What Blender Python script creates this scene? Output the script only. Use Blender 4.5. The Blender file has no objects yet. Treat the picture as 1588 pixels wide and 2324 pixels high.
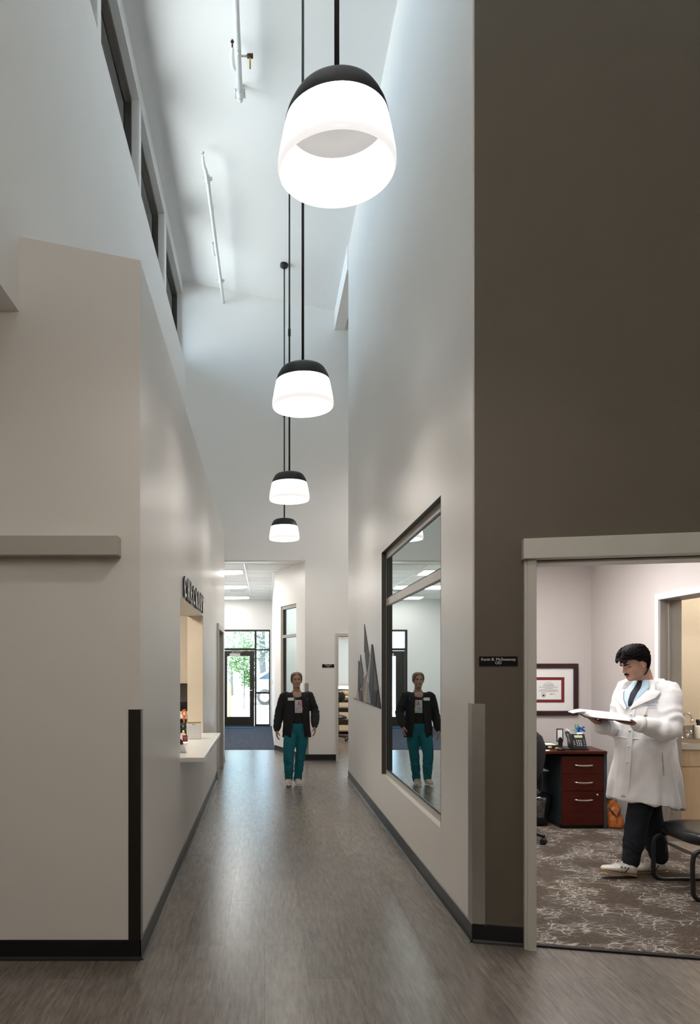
SKY, SUN, BULB, BULB_NEAR, OFFICE, EXAM, CHECK, LOBBY, SOFFIT = 6.0, 47, 26, 33, 52, 150, 46, 24, 14
SHADE, SHADE_TOP, SHADE_IN, TROF, EXPO = .66, 6, 1.2, 2.0, 0.45
import bpy, bmesh, math, random
from mathutils import Vector, Matrix, noise
R = math.radians
C = bpy.context.scene.collection
rng = random.Random(7)
F, CX, CY, H = 1620.0, 600.0, 1513.0, 1.6
def wx(x, Y): return (x - CX) * Y / F          # pixel column -> X at depth Y
def wz(y, Y): return H - (y - CY) * Y / F      # pixel row -> height at depth Y

# ------------------------------------------------------------------ materials
def _lin(c): return tuple(c) + (1.0,)
def M(name, col, rough=0.5, metal=0.0, spec=0.5, var=0.0, vscale=6.0, bump=0.0, bscale=200.0, emit=0.0, ecol=None, stretch=(1, 1, 1)):
    m = bpy.data.materials.new(name); m.use_nodes = True
    nt = m.node_tree; b = nt.nodes['Principled BSDF']
    b.inputs['Base Color'].default_value = _lin(col)
    b.inputs['Roughness'].default_value = rough
    b.inputs['Metallic'].default_value = metal
    b.inputs['Specular IOR Level'].default_value = spec
    if emit:
        b.inputs['Emission Color'].default_value = _lin(ecol or col)
        b.inputs['Emission Strength'].default_value = emit
    if var or bump:
        tc = nt.nodes.new('ShaderNodeTexCoord'); mp = nt.nodes.new('ShaderNodeMapping')
        mp.inputs['Scale'].default_value = stretch
        nt.links.new(tc.outputs['Object'], mp.inputs['Vector'])
    if var:
        n = nt.nodes.new('ShaderNodeTexNoise'); n.inputs['Scale'].default_value = vscale; n.inputs['Detail'].default_value = 5
        nt.links.new(mp.outputs['Vector'], n.inputs['Vector'])
        r = nt.nodes.new('ShaderNodeMapRange')
        r.inputs['From Min'].default_value = 0.25; r.inputs['From Max'].default_value = 0.75
        r.inputs['To Min'].default_value = 1 - var; r.inputs['To Max'].default_value = 1 + var
        nt.links.new(n.outputs['Fac'], r.inputs['Value'])
        v = nt.nodes.new('ShaderNodeVectorMath'); v.operation = 'SCALE'
        v.inputs[0].default_value = col
        nt.links.new(r.outputs['Result'], v.inputs['Scale'])
        nt.links.new(v.outputs['Vector'], b.inputs['Base Color'])
    if bump:
        n2 = nt.nodes.new('ShaderNodeTexNoise'); n2.inputs['Scale'].default_value = bscale; n2.inputs['Detail'].default_value = 3
        nt.links.new(mp.outputs['Vector'], n2.inputs['Vector'])
        bp = nt.nodes.new('ShaderNodeBump'); bp.inputs['Strength'].default_value = bump; bp.inputs['Distance'].default_value = 0.002
        nt.links.new(n2.outputs['Fac'], bp.inputs['Height'])
        nt.links.new(bp.outputs['Normal'], b.inputs['Normal'])
    return m

def glass_mat(name, mirror, tint=(1, 1, 1), gcol=(1, 1, 1), fresnel=True):
    m = bpy.data.materials.new(name); m.use_nodes = True
    nt = m.node_tree; nt.nodes.clear()
    o = nt.nodes.new('ShaderNodeOutputMaterial'); mx = nt.nodes.new('ShaderNodeMixShader')
    t = nt.nodes.new('ShaderNodeBsdfTransparent'); g = nt.nodes.new('ShaderNodeBsdfGlossy')
    t.inputs['Color'].default_value = _lin(tint); g.inputs['Color'].default_value = _lin(gcol); g.inputs['Roughness'].default_value = 0.0
    if fresnel:
        fr = nt.nodes.new('ShaderNodeFresnel'); fr.inputs['IOR'].default_value = mirror
        nt.links.new(fr.outputs['Fac'], mx.inputs['Fac'])
    else:
        mx.inputs['Fac'].default_value = mirror
    nt.links.new(t.outputs[0], mx.inputs[1]); nt.links.new(g.outputs[0], mx.inputs[2])
    nt.links.new(mx.outputs[0], o.inputs['Surface'])
    return m

MAT = {}
def build_mats():
    P = MAT
    P['paint'] = M('greige_wall_paint', (.75, .72, .68), .36, var=.015, vscale=1.5, bump=.06, bscale=260, spec=.5)
    P['paint_white'] = M('white_wall_paint', (.85, .845, .83), .6, var=.012, vscale=1.2, bump=.05, bscale=260)
    P['ceil'] = M('ceiling_paint', (.80, .80, .79), .7, var=.01, vscale=1.0, bump=.05, bscale=240)
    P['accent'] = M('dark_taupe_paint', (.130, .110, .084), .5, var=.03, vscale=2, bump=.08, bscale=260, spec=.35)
    P['trim'] = M('grey_trim_paint', (.58, .56, .51), .45, var=.015, bump=.03)
    P['header'] = M('greige_header_paint', (.44, .41, .37), .5, var=.015, bump=.05)
    P['reveal'] = M('dark_window_reveal', (.07, .068, .064), .45, var=.03)  # dark colour stands for the unlit sides of the window opening
    P['jamb_brown'] = M('brown_grey_jamb', (.29, .26, .235), .5, var=.02)
    P['plate'] = M('matt_black_plate', (.004, .004, .005), .6, spec=.2, var=.05)
    P['trim_dark'] = M('grey_brown_frame', (.30, .27, .24), .4, var=.02)
    P['frame_al'] = M('beige_window_frame', (.42, .39, .35), .4, var=.02)
    P['white_trim'] = M('white_door_trim', (.82, .83, .84), .4, var=.01)
    P['base'] = M('black_rubber_base', (.009, .009, .010), .36, var=.1, spec=.35)
    P['steel'] = M('brushed_steel', (.42, .41, .395), .3, 1.0, var=.08, vscale=30, stretch=(1, 1, 40))
    P['steel_reflect_dark'] = M('steel_with_dark_reflection', (.07, .062, .055), .28, 1.0, var=.08, vscale=30, stretch=(1, 1, 40))  # same steel, with a dark reflection put into its base colour
    P['chrome'] = M('chrome', (.8, .8, .8), .12, 1.0)
    P['nickel'] = M('satin_nickel', (.68, .64, .58), .3, 1.0)
    P['black'] = M('black_powder_coat', (.012, .013, .015), .45, var=.1, bump=.05)
    P['blackplastic'] = M('black_plastic', (.010, .011, .013), .35, var=.1)
    P['blackfabric'] = M('black_fabric', (.012, .012, .015), .85, var=.2, vscale=60, bump=.3, bscale=500)
    P['bronze'] = M('dark_bronze_frame', (.022, .018, .014), .35, .3, var=.15, vscale=8)
    P['eave'] = M('dark_eave_boards', (.035, .026, .020), .6, var=.35, vscale=9, stretch=(8, 1, 1))
    P['counter'] = M('white_quartz', (.80, .78, .75), .18, var=.03, vscale=9)
    P['wood_light'] = M('light_maple', (.62, .47, .31), .45, var=.08, vscale=8, stretch=(6, 6, .7))
    P['wood_pale'] = M('pale_laminate', (.60, .52, .42), .5, var=.05, vscale=8, stretch=(6, 6, .7))
    P['cherry'] = M('cherry_laminate', (.060, .009, .005), .35, spec=.22, var=.25, vscale=7, stretch=(.8, 6, 6))
    P['cherry_dk'] = M('cherry_dark_edge', (.045, .009, .006), .35, var=.2)
    P['slate'] = M('slate_side_panel', (.030, .042, .050), .45, var=.1)
    P['white'] = M('white_enamel', (.82, .82, .81), .35, var=.01)
    P['paper'] = M('paper', (.82, .82, .80), .8, var=.01)
    P['ink'] = M('ink', (.03, .03, .035), .7, var=.05)
    P['letter_white'] = M('letter_white', (.88, .87, .85), .35, var=.01)
    P['oxblood'] = M('dark_red_frame', (.030, .006, .008), .28, var=.25, vscale=12)
    P['red'] = M('red_mat_board', (.22, .012, .012), .7, var=.05)
    P['cream'] = M('cream_paint', (.72, .62, .49), .6, var=.015, bump=.05)
    P['office'] = M('office_wall_paint', (.60, .56, .54), .6, var=.015, bump=.08, bscale=200)
    P['skin'] = M('skin_olive', (.38, .215, .155), .5, var=.06, vscale=40, spec=.4)
    P['skin_f'] = M('skin_fair', (.44, .27, .20), .5, var=.06, vscale=40, spec=.4)
    P['lip'] = M('lip_colour', (.25, .085, .07), .45, var=.05)
    P['hair_dk'] = M('dark_hair', (.006, .004, .005), .7, var=.4, vscale=60, spec=.09)
    P['hair_br'] = M('brown_hair', (.15, .08, .038), .45, var=.4, vscale=60, spec=.5)
    P['coat'] = M('white_coat_cloth', (.82, .82, .825), .85, var=.02, vscale=30, bump=.25, bscale=900)
    P['navy'] = M('navy_trousers', (.008, .010, .018), .8, var=.2, vscale=30, bump=.2, bscale=600)
    P['teal'] = M('teal_scrub_cloth', (.005, .15, .20), .8, var=.08, vscale=25, bump=.2, bscale=600)
    P['blackcloth'] = M('black_jacket_cloth', (.010, .0105, .013), .8, var=.2, vscale=25, bump=.2, bscale=600)
    P['shirt'] = M('dark_shirt_cloth', (.014, .012, .013), .85, var=.2, vscale=30)
    P['tie'] = M('blue_shirt_cloth', (.42, .56, .68), .7, var=.06, vscale=30)
    P['cuffglass'] = M('pale_blue_shirt', (.55, .60, .68), .75, var=.04)
    P['shoe_w'] = M('white_leather', (.72, .69, .63), .5, var=.06, vscale=30)
    P['gum'] = M('gum_sole', (.38, .22, .10), .6, var=.1)
    P['shoe_b'] = M('beige_shoe', (.62, .52, .42), .6, var=.06)
    P['leather'] = M('tan_leather', (.40, .115, .018), .42, var=.25, vscale=14, bump=.3, bscale=60)
    P['leather_dk'] = M('dark_leather', (.06, .018, .008), .5, var=.2)
    P['seat'] = M('black_vinyl', (.010, .011, .013), .28, var=.15, bump=.15, bscale=150)
    P['lcd'] = M('lcd_panel', (.50, .55, .34), .3, var=.03)
    P['yellow'] = M('yellow_paper', (.80, .66, .22), .8, var=.04)
    P['orange'] = M('orange_plastic', (.80, .16, .02), .4, var=.05)
    P['brass'] = M('brass', (.40, .28, .07), .35, .8, var=.1)
    P['rust'] = M('dark_bronze_valve', (.05, .016, .010), .5, .3, var=.3, vscale=40)
    P['blue_petal'] = M('blue_petal', (.02, .06, .45), .6, var=.25, vscale=40)
    P['cyan_petal'] = M('pale_cyan_petal', (.12, .48, .60), .6, var=.25, vscale=40)
    P['leaf'] = M('leaf_green', (.05, .20, .05), .5, var=.3, vscale=30)
    P['tree_leaf'] = M('tree_leaf', (.09, .17, .05), .5, var=.3, vscale=3)
    P['tree_leaf2'] = M('grey_green_leaf', (.15, .20, .17), .5, var=.3, vscale=3)
    P['bark'] = M('bark', (.09, .085, .09), .9, var=.3, vscale=14, bump=.5, bscale=30)
    P['concrete'] = M('pale_concrete', (.62, .60, .56), .85, var=.05, vscale=2, bump=.1, bscale=80)
    P['roof'] = M('pale_roof_membrane', (.68, .68, .67), .8, var=.04, vscale=2)
    P['post'] = M('yellow_green_paint', (.19, .20, .045), .45, var=.05)
    P['carwhite'] = M('white_car_paint', (.30, .33, .37), .2, var=.01)
    P['carglass'] = M('dark_car_glass', (.03, .05, .07), .1, spec=.8)
    P['tyre'] = M('tyre_rubber', (.015, .015, .016), .7, var=.1)
    m = bpy.data.materials.new('roller_blind_cloth'); m.use_nodes = True; nt = m.node_tree; b_ = nt.nodes['Principled BSDF']; b_.inputs['Base Color'].default_value = (.8, .79, .77, 1); b_.inputs['Roughness'].default_value = .9
    tr = nt.nodes.new('ShaderNodeBsdfTranslucent'); tr.inputs['Color'].default_value = (.8, .79, .77, 1); mx = nt.nodes.new('ShaderNodeMixShader'); mx.inputs[0].default_value = .5
    nt.links.new(b_.outputs[0], mx.inputs[1]); nt.links.new(tr.outputs[0], mx.inputs[2]); nt.links.new(mx.outputs[0], nt.nodes['Material Output'].inputs['Surface']); P['blind'] = m
    P['towel'] = M('pale_yellow_cloth', (.70, .58, .33), .9, var=.1, vscale=20)
    P['mirror'] = glass_mat('reflective_tinted_glass', .86, (.35, .4, .4), (.80, .87, .865), fresnel=False)
    P['pane'] = glass_mat('clear_glass', 1.45, (.97, .98, .97))
    P['pane_tint'] = glass_mat('tinted_entrance_glass', 1.45, (.80, .84, .85))
    P['pane2'] = glass_mat('semi_reflective_glass', .45, (.75, .8, .78), (.85, .9, .88), fresnel=False)
    P['acrylic'] = glass_mat('clear_acrylic', .30, (.85, .86, .88), (.9, .9, .9), fresnel=False)
    P['plasticbag'] = glass_mat('clear_bin_liner', .22, (.62, .62, .64), (.85, .85, .85), fresnel=False)
    # translucent pendant glass, glowing
    P['reflector'] = M('lamp_reflector', (.36, .352, .348), .6, emit=.12, ecol=(1, .97, .95))
    P['shade'] = M('opal_glass', (.16, .155, .15), .25, emit=1.0, ecol=(1, .955, .93))
    P['shade_in'] = M('opal_glass_inside', (.2, .196, .192), .4, emit=1.0, ecol=(1, .97, .94))
    _nt = P['shade'].node_tree; _b = _nt.nodes['Principled BSDF']; _t = _nt.nodes.new('ShaderNodeTexCoord'); _s = _nt.nodes.new('ShaderNodeSeparateXYZ'); _r = _nt.nodes.new('ShaderNodeMapRange')
    _nt.links.new(_t.outputs['Object'], _s.inputs[0]); _nt.links.new(_s.outputs['Z'], _r.inputs['Value']); _nt.links.new(_r.outputs[0], _b.inputs['Emission Strength'])
    _r.interpolation_type = 'SMOOTHSTEP'; _r.inputs['From Min'].default_value = .015; _r.inputs['From Max'].default_value = .27; _r.inputs['To Min'].default_value = SHADE; _r.inputs['To Max'].default_value = SHADE_TOP
    P['troffer'] = M('lit_diffuser', (.85, .85, .83), .6, emit=1.0, ecol=(1, .97, .92))
    # vinyl plank floor
    m = bpy.data.materials.new('grey_brown_vinyl_plank'); m.use_nodes = True; nt = m.node_tree; b = nt.nodes['Principled BSDF']
    N = nt.nodes.new; L = nt.links.new
    tc = N('ShaderNodeTexCoord'); mp = N('ShaderNodeMapping'); mp.inputs['Rotation'].default_value = (0, 0, R(90))
    L(tc.outputs['Object'], mp.inputs['Vector'])
    br = N('ShaderNodeTexBrick'); br.offset = .37; br.inputs['Scale'].default_value = 1.0
    br.inputs['Brick Width'].default_value = 1.22; br.inputs['Row Height'].default_value = .228
    br.inputs['Mortar Size'].default_value = .0012; br.inputs['Mortar Smooth'].default_value = .2; br.inputs['Bias'].default_value = 0
    br.inputs['Color1'].default_value = (.85, .85, .85, 1); br.inputs['Color2'].default_value = (1.09, 1.09, 1.09, 1); br.inputs['Mortar'].default_value = (.42, .42, .42, 1)
    L(mp.outputs['Vector'], br.inputs['Vector'])
    m2 = N('ShaderNodeMapping'); m2.inputs['Scale'].default_value = (9, 1.1, 1); L(tc.outputs['Object'], m2.inputs['Vector'])
    n1 = N('ShaderNodeTexNoise'); n1.inputs['Scale'].default_value = 5; n1.inputs['Detail'].default_value = 8; n1.inputs['Roughness'].default_value = .65; L(m2.outputs['Vector'], n1.inputs['Vector'])
    m3 = N('ShaderNodeMapping'); m3.inputs['Scale'].default_value = (46, 4.5, 1); L(tc.outputs['Object'], m3.inputs['Vector'])
    n3 = N('ShaderNodeTexNoise'); n3.inputs['Scale'].default_value = 2.2; n3.inputs['Detail'].default_value = 4; L(m3.outputs['Vector'], n3.inputs['Vector'])
    rp = N('ShaderNodeValToRGB'); L(n1.outputs['Fac'], rp.inputs['Fac'])
    rp.color_ramp.elements[0].position = .28; rp.color_ramp.elements[0].color = (.115, .098, .084, 1)
    rp.color_ramp.elements[1].position = .72; rp.color_ramp.elements[1].color = (.245, .212, .182, 1)
    rs = N('ShaderNodeMapRange'); L(n3.outputs['Fac'], rs.inputs['Value']); rs.inputs['From Min'].default_value = .28; rs.inputs['From Max'].default_value = .42
    rs.inputs['To Min'].default_value = .62; rs.inputs['To Max'].default_value = 1.0
    a1 = N('ShaderNodeVectorMath'); a1.operation = 'MULTIPLY'; L(rp.outputs['Color'], a1.inputs[0]); L(br.outputs['Color'], a1.inputs[1])
    a2 = N('ShaderNodeVectorMath'); a2.operation = 'SCALE'; L(a1.outputs['Vector'], a2.inputs[0]); L(rs.outputs['Result'], a2.inputs['Scale'])
    L(a2.outputs['Vector'], b.inputs['Base Color'])
    b.inputs['Roughness'].default_value = .27; b.inputs['Specular IOR Level'].default_value = .65
    P['vinyl'] = m
    # office carpet: brown loop pile with broken pale line network
    m = bpy.data.materials.new('brown_branch_carpet'); m.use_nodes = True; nt = m.node_tree; b = nt.nodes['Principled BSDF']
    N = nt.nodes.new; L = nt.links.new
    tc = N('ShaderNodeTexCoord'); mp = N('ShaderNodeMapping'); mp.inputs['Scale'].default_value = (5.5, 11.0, 1); mp.inputs['Rotation'].default_value = (0, 0, R(18)); L(tc.outputs['Object'], mp.inputs['Vector'])
    vo = N('ShaderNodeTexVoronoi'); vo.feature = 'DISTANCE_TO_EDGE'; vo.inputs['Scale'].default_value = 1.9; L(mp.outputs['Vector'], vo.inputs['Vector'])
    vo2 = N('ShaderNodeTexVoronoi'); vo2.feature = 'DISTANCE_TO_EDGE'; vo2.inputs['Scale'].default_value = 3.3; vo2.inputs['Randomness'].default_value = .8; L(mp.outputs['Vector'], vo2.inputs['Vector'])
    l1 = N('ShaderNodeMapRange'); l1.inputs['From Min'].default_value = .020; l1.inputs['From Max'].default_value = .042; l1.inputs['To Min'].default_value = 1; l1.inputs['To Max'].default_value = 0; L(vo.outputs['Distance'], l1.inputs['Value'])
    l2 = N('ShaderNodeMapRange'); l2.inputs['From Min'].default_value = .028; l2.inputs['From Max'].default_value = .06; l2.inputs['To Min'].default_value = 1; l2.inputs['To Max'].default_value = 0; L(vo2.outputs['Distance'], l2.inputs['Value'])
    nm = N('ShaderNodeTexNoise'); nm.inputs['Scale'].default_value = 3.4; nm.inputs['Detail'].default_value = 2; L(tc.outputs['Object'], nm.inputs['Vector'])
    k1 = N('ShaderNodeMapRange'); k1.inputs['From Min'].default_value = .42; k1.inputs['From Max'].default_value = .5; L(nm.outputs['Fac'], k1.inputs['Value'])
    k2 = N('ShaderNodeMapRange'); k2.inputs['From Min'].default_value = .53; k2.inputs['From Max'].default_value = .58; L(nm.outputs['Fac'], k2.inputs['Value'])
    x1 = N('ShaderNodeMath'); x1.operation = 'MULTIPLY'; L(l1.outputs[0], x1.inputs[0]); L(k1.outputs[0], x1.inputs[1])
    x2 = N('ShaderNodeMath'); x2.operation = 'MULTIPLY'; L(l2.outputs[0], x2.inputs[0]); L(k2.outputs[0], x2.inputs[1])
    xm = N('ShaderNodeMath'); xm.operation = 'MAXIMUM'; L(x1.outputs[0], xm.inputs[0]); L(x2.outputs[0], xm.inputs[1])
    nf = N('ShaderNodeTexNoise'); nf.inputs['Scale'].default_value = 190; nf.inputs['Detail'].default_value = 2; L(tc.outputs['Object'], nf.inputs['Vector'])
    nl = N('ShaderNodeTexNoise'); nl.inputs['Scale'].default_value = 1.7; L(tc.outputs['Object'], nl.inputs['Vector'])
    rb = N('ShaderNodeValToRGB'); L(nl.outputs['Fac'], rb.inputs['Fac'])
    rb.color_ramp.elements[0].position = .4; rb.color_ramp.elements[0].color = (.105, .082, .062, 1)
    rb.color_ramp.elements[1].position = .6; rb.color_ramp.elements[1].color = (.118, .100, .086, 1)
    gf = N('ShaderNodeMapRange'); gf.inputs['From Min'].default_value = .3; gf.inputs['From Max'].default_value = .7; gf.inputs['To Min'].default_value = .35; gf.inputs['To Max'].default_value = 1.6; L(nf.outputs['Fac'], gf.inputs['Value'])
    sc = N('ShaderNodeVectorMath'); sc.operation = 'SCALE'; L(rb.outputs['Color'], sc.inputs[0]); L(gf.outputs[0], sc.inputs['Scale'])
    mx = N('ShaderNodeMix'); mx.data_type = 'RGBA'; L(xm.outputs[0], mx.inputs['Factor']); L(sc.outputs['Vector'], mx.inputs['A']); mx.inputs['B'].default_value = (.42, .375, .33, 1)
    L(mx.outputs['Result'], b.inputs['Base Color']); b.inputs['Roughness'].default_value = .95; b.inputs['Specular IOR Level'].default_value = .1
    bp = N('ShaderNodeBump'); bp.inputs['Strength'].default_value = .6; bp.inputs['Distance'].default_value = .004; L(nf.outputs['Fac'], bp.inputs['Height']); L(bp.outputs['Normal'], b.inputs['Normal'])
    P['carpet'] = m
    # vestibule walk-off carpet
    m = bpy.data.materials.new('blue_grey_walk_off_carpet'); m.use_nodes = True; nt = m.node_tree; b = nt.nodes['Principled BSDF']
    N = nt.nodes.new; L = nt.links.new
    tc = N('ShaderNodeTexCoord'); mp = N('ShaderNodeMapping'); mp.inputs['Scale'].default_value = (22, 7, 1); L(tc.outputs['Object'], mp.inputs['Vector'])
    n1 = N('ShaderNodeTexNoise'); n1.inputs['Scale'].default_value = 2.4; n1.inputs['Detail'].default_value = 4; n1.inputs['Distortion'].default_value = 1.2; L(mp.outputs['Vector'], n1.inputs['Vector'])
    rb = N('ShaderNodeValToRGB'); L(n1.outputs['Fac'], rb.inputs['Fac'])
    rb.color_ramp.elements[0].position = .38; rb.color_ramp.elements[0].color = (.012, .016, .030, 1)
    rb.color_ramp.elements[1].position = .66; rb.color_ramp.elements[1].color = (.085, .095, .13, 1)
    L(rb.outputs['Color'], b.inputs['Base Color']); b.inputs['Roughness'].default_value = .9; b.inputs['Specular IOR Level'].default_value = .15
    bp = N('ShaderNodeBump'); bp.inputs['Strength'].default_value = .5; bp.inputs['Distance'].default_value = .005; L(n1.outputs['Fac'], bp.inputs['Height']); L(bp.outputs['Normal'], b.inputs['Normal'])
    P['walkoff'] = m
    P['mat_blue'] = M('blue_floor_mat', (.012, .045, .095), .85, var=.2, vscale=20, bump=.4, bscale=200)
    # lay-in ceiling tiles
    P['tile'] = M('ceiling_tile', (.84, .85, .83), .9, var=.03, vscale=60, bump=.3, bscale=120)
    for nm_, c in (('wood_ash', (.028, .030, .036)), ('wood_slate', (.075, .092, .11)), ('wood_driftwood', (.25, .22, .20)), ('wood_blush', (.52, .40, .34)), ('wood_charcoal', (.008, .009, .011)), ('wood_mist', (.30, .36, .40)), ('wood_whitewash', (.66, .66, .66))):
        P[nm_] = M(nm_, c, .6, var=.2, vscale=20, stretch=(1, 1, 6))
build_mats()

# ------------------------------------------------------------------ mesh building
class MB:
    def __init__(s): s.v = []; s.f = []; s.m = []; s.sm = []
    def add(s, vs, fs, mi=0, smooth=False):
        o = len(s.v); s.v += [tuple(p) for p in vs]
        s.f += [tuple(i + o for i in f) for f in fs]; s.m += [mi] * len(fs); s.sm += [smooth] * len(fs)
        return s
    def box(s, x0, x1, y0, y1, z0, z1, mi=0):
        v = [(x0, y0, z0), (x1, y0, z0), (x1, y1, z0), (x0, y1, z0), (x0, y0, z1), (x1, y0, z1), (x1, y1, z1), (x0, y1, z1)]
        return s.add(v, [(0, 3, 2, 1), (4, 5, 6, 7), (0, 1, 5, 4), (1, 2, 6, 5), (2, 3, 7, 6), (3, 0, 4, 7)], mi)
    def obox(s, c, ax, ay, az, mi=0):          # oriented box from centre and half-axis vectors
        c, ax, ay, az = map(Vector, (c, ax, ay, az))
        v = [c + ax * i + ay * j + az * k for k in (-1, 1) for i, j in ((-1, -1), (1, -1), (1, 1), (-1, 1))]
        return s.add(v, [(0, 3, 2, 1), (4, 5, 6, 7), (0, 1, 5, 4), (1, 2, 6, 5), (2, 3, 7, 6), (3, 0, 4, 7)], mi)
    def prism(s, poly, n, mi=0):               # 3-D polygon swept by vector n
        n = Vector(n); k = len(poly)
        v = [Vector(p) for p in poly] + [Vector(p) + n for p in poly]
        return s.add(v, [tuple(range(k - 1, -1, -1)), tuple(range(k, 2 * k))] + [(i, (i + 1) % k, k + (i + 1) % k, k + i) for i in range(k)], mi)
    def lathe(s, prof, c=(0, 0, 0), seg=48, mi=0, axis=(0, 0, 1), closed=False, caps=True):
        c = Vector(c); q = Vector((0, 0, 1)).rotation_difference(Vector(axis).normalized())
        vs = []
        for r, z in prof:
            for k in range(seg):
                a = 2 * math.pi * k / seg
                vs.append(c + q @ Vector((r * math.cos(a), r * math.sin(a), z)))
        fs = []
        n = len(prof)
        for i in range(n if closed else n - 1):
            j = (i + 1) % n
            for k in range(seg):
                k2 = (k + 1) % seg
                fs.append((i * seg + k, i * seg + k2, j * seg + k2, j * seg + k))
        if not closed and caps:
            if prof[0][0] > 1e-5: fs.append(tuple(range(seg - 1, -1, -1)))
            if prof[-1][0] > 1e-5: fs.append(tuple((n - 1) * seg + k for k in range(seg)))
        return s.add(vs, fs, mi, True)
    def cyl(s, p0, p1, r, seg=20, mi=0):
        p0 = Vector(p0); p1 = Vector(p1); d = p1 - p0
        return s.lathe([(r, 0), (r, d.length)], p0, seg, mi, d)
    def rings(s, rings, mi=0, caps=True):
        k = len(rings[0]); vs = [p for r in rings for p in r]; fs = []
        for i in range(len(rings) - 1):
            for j in range(k):
                j2 = (j + 1) % k
                fs.append((i * k + j, i * k + j2, (i + 1) * k + j2, (i + 1) * k + j))
        if caps: fs += [tuple(range(k - 1, -1, -1)), tuple((len(rings) - 1) * k + j for j in range(k))]
        return s.add(vs, fs, mi, True)
    def tube(s, pts, rad, ref=(0, 0, 1), seg=16, mi=0, sub=4, round_caps=True):
        """smooth tube through pts; rad = list of r or (a, b); a is measured along ref"""
        pts = [Vector(p) for p in pts]; n = len(pts)
        if not isinstance(rad, (list, tuple)) or (isinstance(rad, tuple) and len(rad) == 2 and n != 2): rad = [rad] * n
        rad = [(q, q) if not isinstance(q, (list, tuple)) else q for q in rad]
        P, Q = [], []
        for i in range(n - 1):
            p0, p1, p2, p3 = pts[max(i - 1, 0)], pts[i], pts[i + 1], pts[min(i + 2, n - 1)]
            for t in [k / sub for k in range(sub)]:
                if sub > 1:
                    P.append(.5 * ((2 * p1) + (p2 - p0) * t + (2 * p0 - 5 * p1 + 4 * p2 - p3) * t * t + (3 * p1 - p0 - 3 * p2 + p3) * t ** 3))
                else: P.append(p1)
                w = t * t * (3 - 2 * t)
                Q.append(tuple(rad[i][c] * (1 - w) + rad[i + 1][c] * w for c in (0, 1)))
        P.append(pts[-1]); Q.append(rad[-1])
        T = []
        for i in range(len(P)):
            d = P[min(i + 1, len(P) - 1)] - P[max(i - 1, 0)]
            T.append(d.normalized() if d.length > 1e-9 else Vector((0, 0, 1)))
        if round_caps:
            def cap(p, t, r, sign):
                out = []
                for a in (75, 50, 25):
                    out.append((p + t * sign * math.sin(R(a)) * min(r), (r[0] * math.cos(R(a)), r[1] * math.cos(R(a))), t))
                return out
            head = cap(P[0], T[0], Q[0], -1); tail = cap(P[-1], T[-1], Q[-1], 1)[::-1]
            seq = head + list(zip(P, Q, T)) + tail
        else: seq = list(zip(P, Q, T))
        ref = Vector(ref); rr = []; u = None
        for p, q, t in seq:
            base = ref if u is None or abs(ref.normalized().dot(t)) < .93 else u
            u2 = base - t * base.dot(t)
            if u2.length < 1e-4: u2 = (u if u is not None else Vector((1, 0, 0)) - t * t.x)
            u = u2.normalized(); v = t.cross(u)
            rr.append([p + u * (q[0] * math.cos(2 * math.pi * k / seg)) + v * (q[1] * math.sin(2 * math.pi * k / seg)) for k in range(seg)])
        return s.rings(rr, mi)
    def ell(s, c, rx, ry, rz, seg=24, rows=14, mi=0, rot=None):
        c = Vector(c); rr = []
        for i in range(rows + 1):
            a = -math.pi / 2 + math.pi * (i + .001) / (rows + .002)
            ring = []
            for k in range(seg):
                b = 2 * math.pi * k / seg
                p = Vector((rx * math.cos(a) * math.cos(b), ry * math.cos(a) * math.sin(b), rz * math.sin(a)))
                ring.append(c + (rot @ p if rot else p))
            rr.append(ring)
        return s.rings(rr, mi)
    def mesh(s, name):
        me = bpy.data.meshes.new(name); me.from_pydata(s.v, [], s.f)
        me.polygons.foreach_set('material_index', s.m); me.polygons.foreach_set('use_smooth', s.sm)
        me.update(); return me
    def obj(s, name, mats, parent=None, bevel=0.0, segs=2, merge=False):
        me = s.mesh(name)
        if merge:
            bm = bmesh.new(); bm.from_mesh(me); bmesh.ops.remove_doubles(bm, verts=bm.verts, dist=1e-5); bmesh.ops.recalc_face_normals(bm, faces=bm.faces); bm.to_mesh(me); bm.free()
        return link(name, me, mats, parent, bevel, segs)

def link(name, me, mats, parent=None, bevel=0.0, segs=2):
    for m in (mats if isinstance(mats, (list, tuple)) else [mats]):
        me.materials.append(MAT[m] if isinstance(m, str) else m)
    o = bpy.data.objects.new(name, me); C.objects.link(o)
    if parent is not None:
        o.parent = parent
        # geometry is given in world space; shift it into the parent's frame
        o.matrix_parent_inverse = Matrix.Identity(4)
        w = Matrix.Identity(4); q = parent
        while q is not None: w = q.matrix_basis @ w; q = q.parent
        me.transform(w.inverted())
    if bevel:
        b = o.modifiers.new('edge', 'BEVEL'); b.width = bevel; b.segments = segs; b.limit_method = 'ANGLE'; b.angle_limit = R(40); b.harden_normals = False
    return o
def tag(o, label, cat, group=None, kind=None):
    o['label'] = label; o['category'] = cat
    if group: o['group'] = group
    if kind: o['kind'] = kind
    return o
def thing(name, label, cat, loc=(0, 0, 0), rz=0.0, group=None):
    o = bpy.data.objects.new(name, None); C.objects.link(o)
    o.empty_display_size = .1
    o.location = loc; o.rotation_euler = (0, 0, rz)
    return tag(o, label, cat, group)
def struct(mb, name, mats, label, cat, parent=None, merge=True, bevel=0):
    o = mb.obj(name, mats, parent, bevel, merge=merge)
    return tag(o, label, cat, kind='structure')
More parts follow.
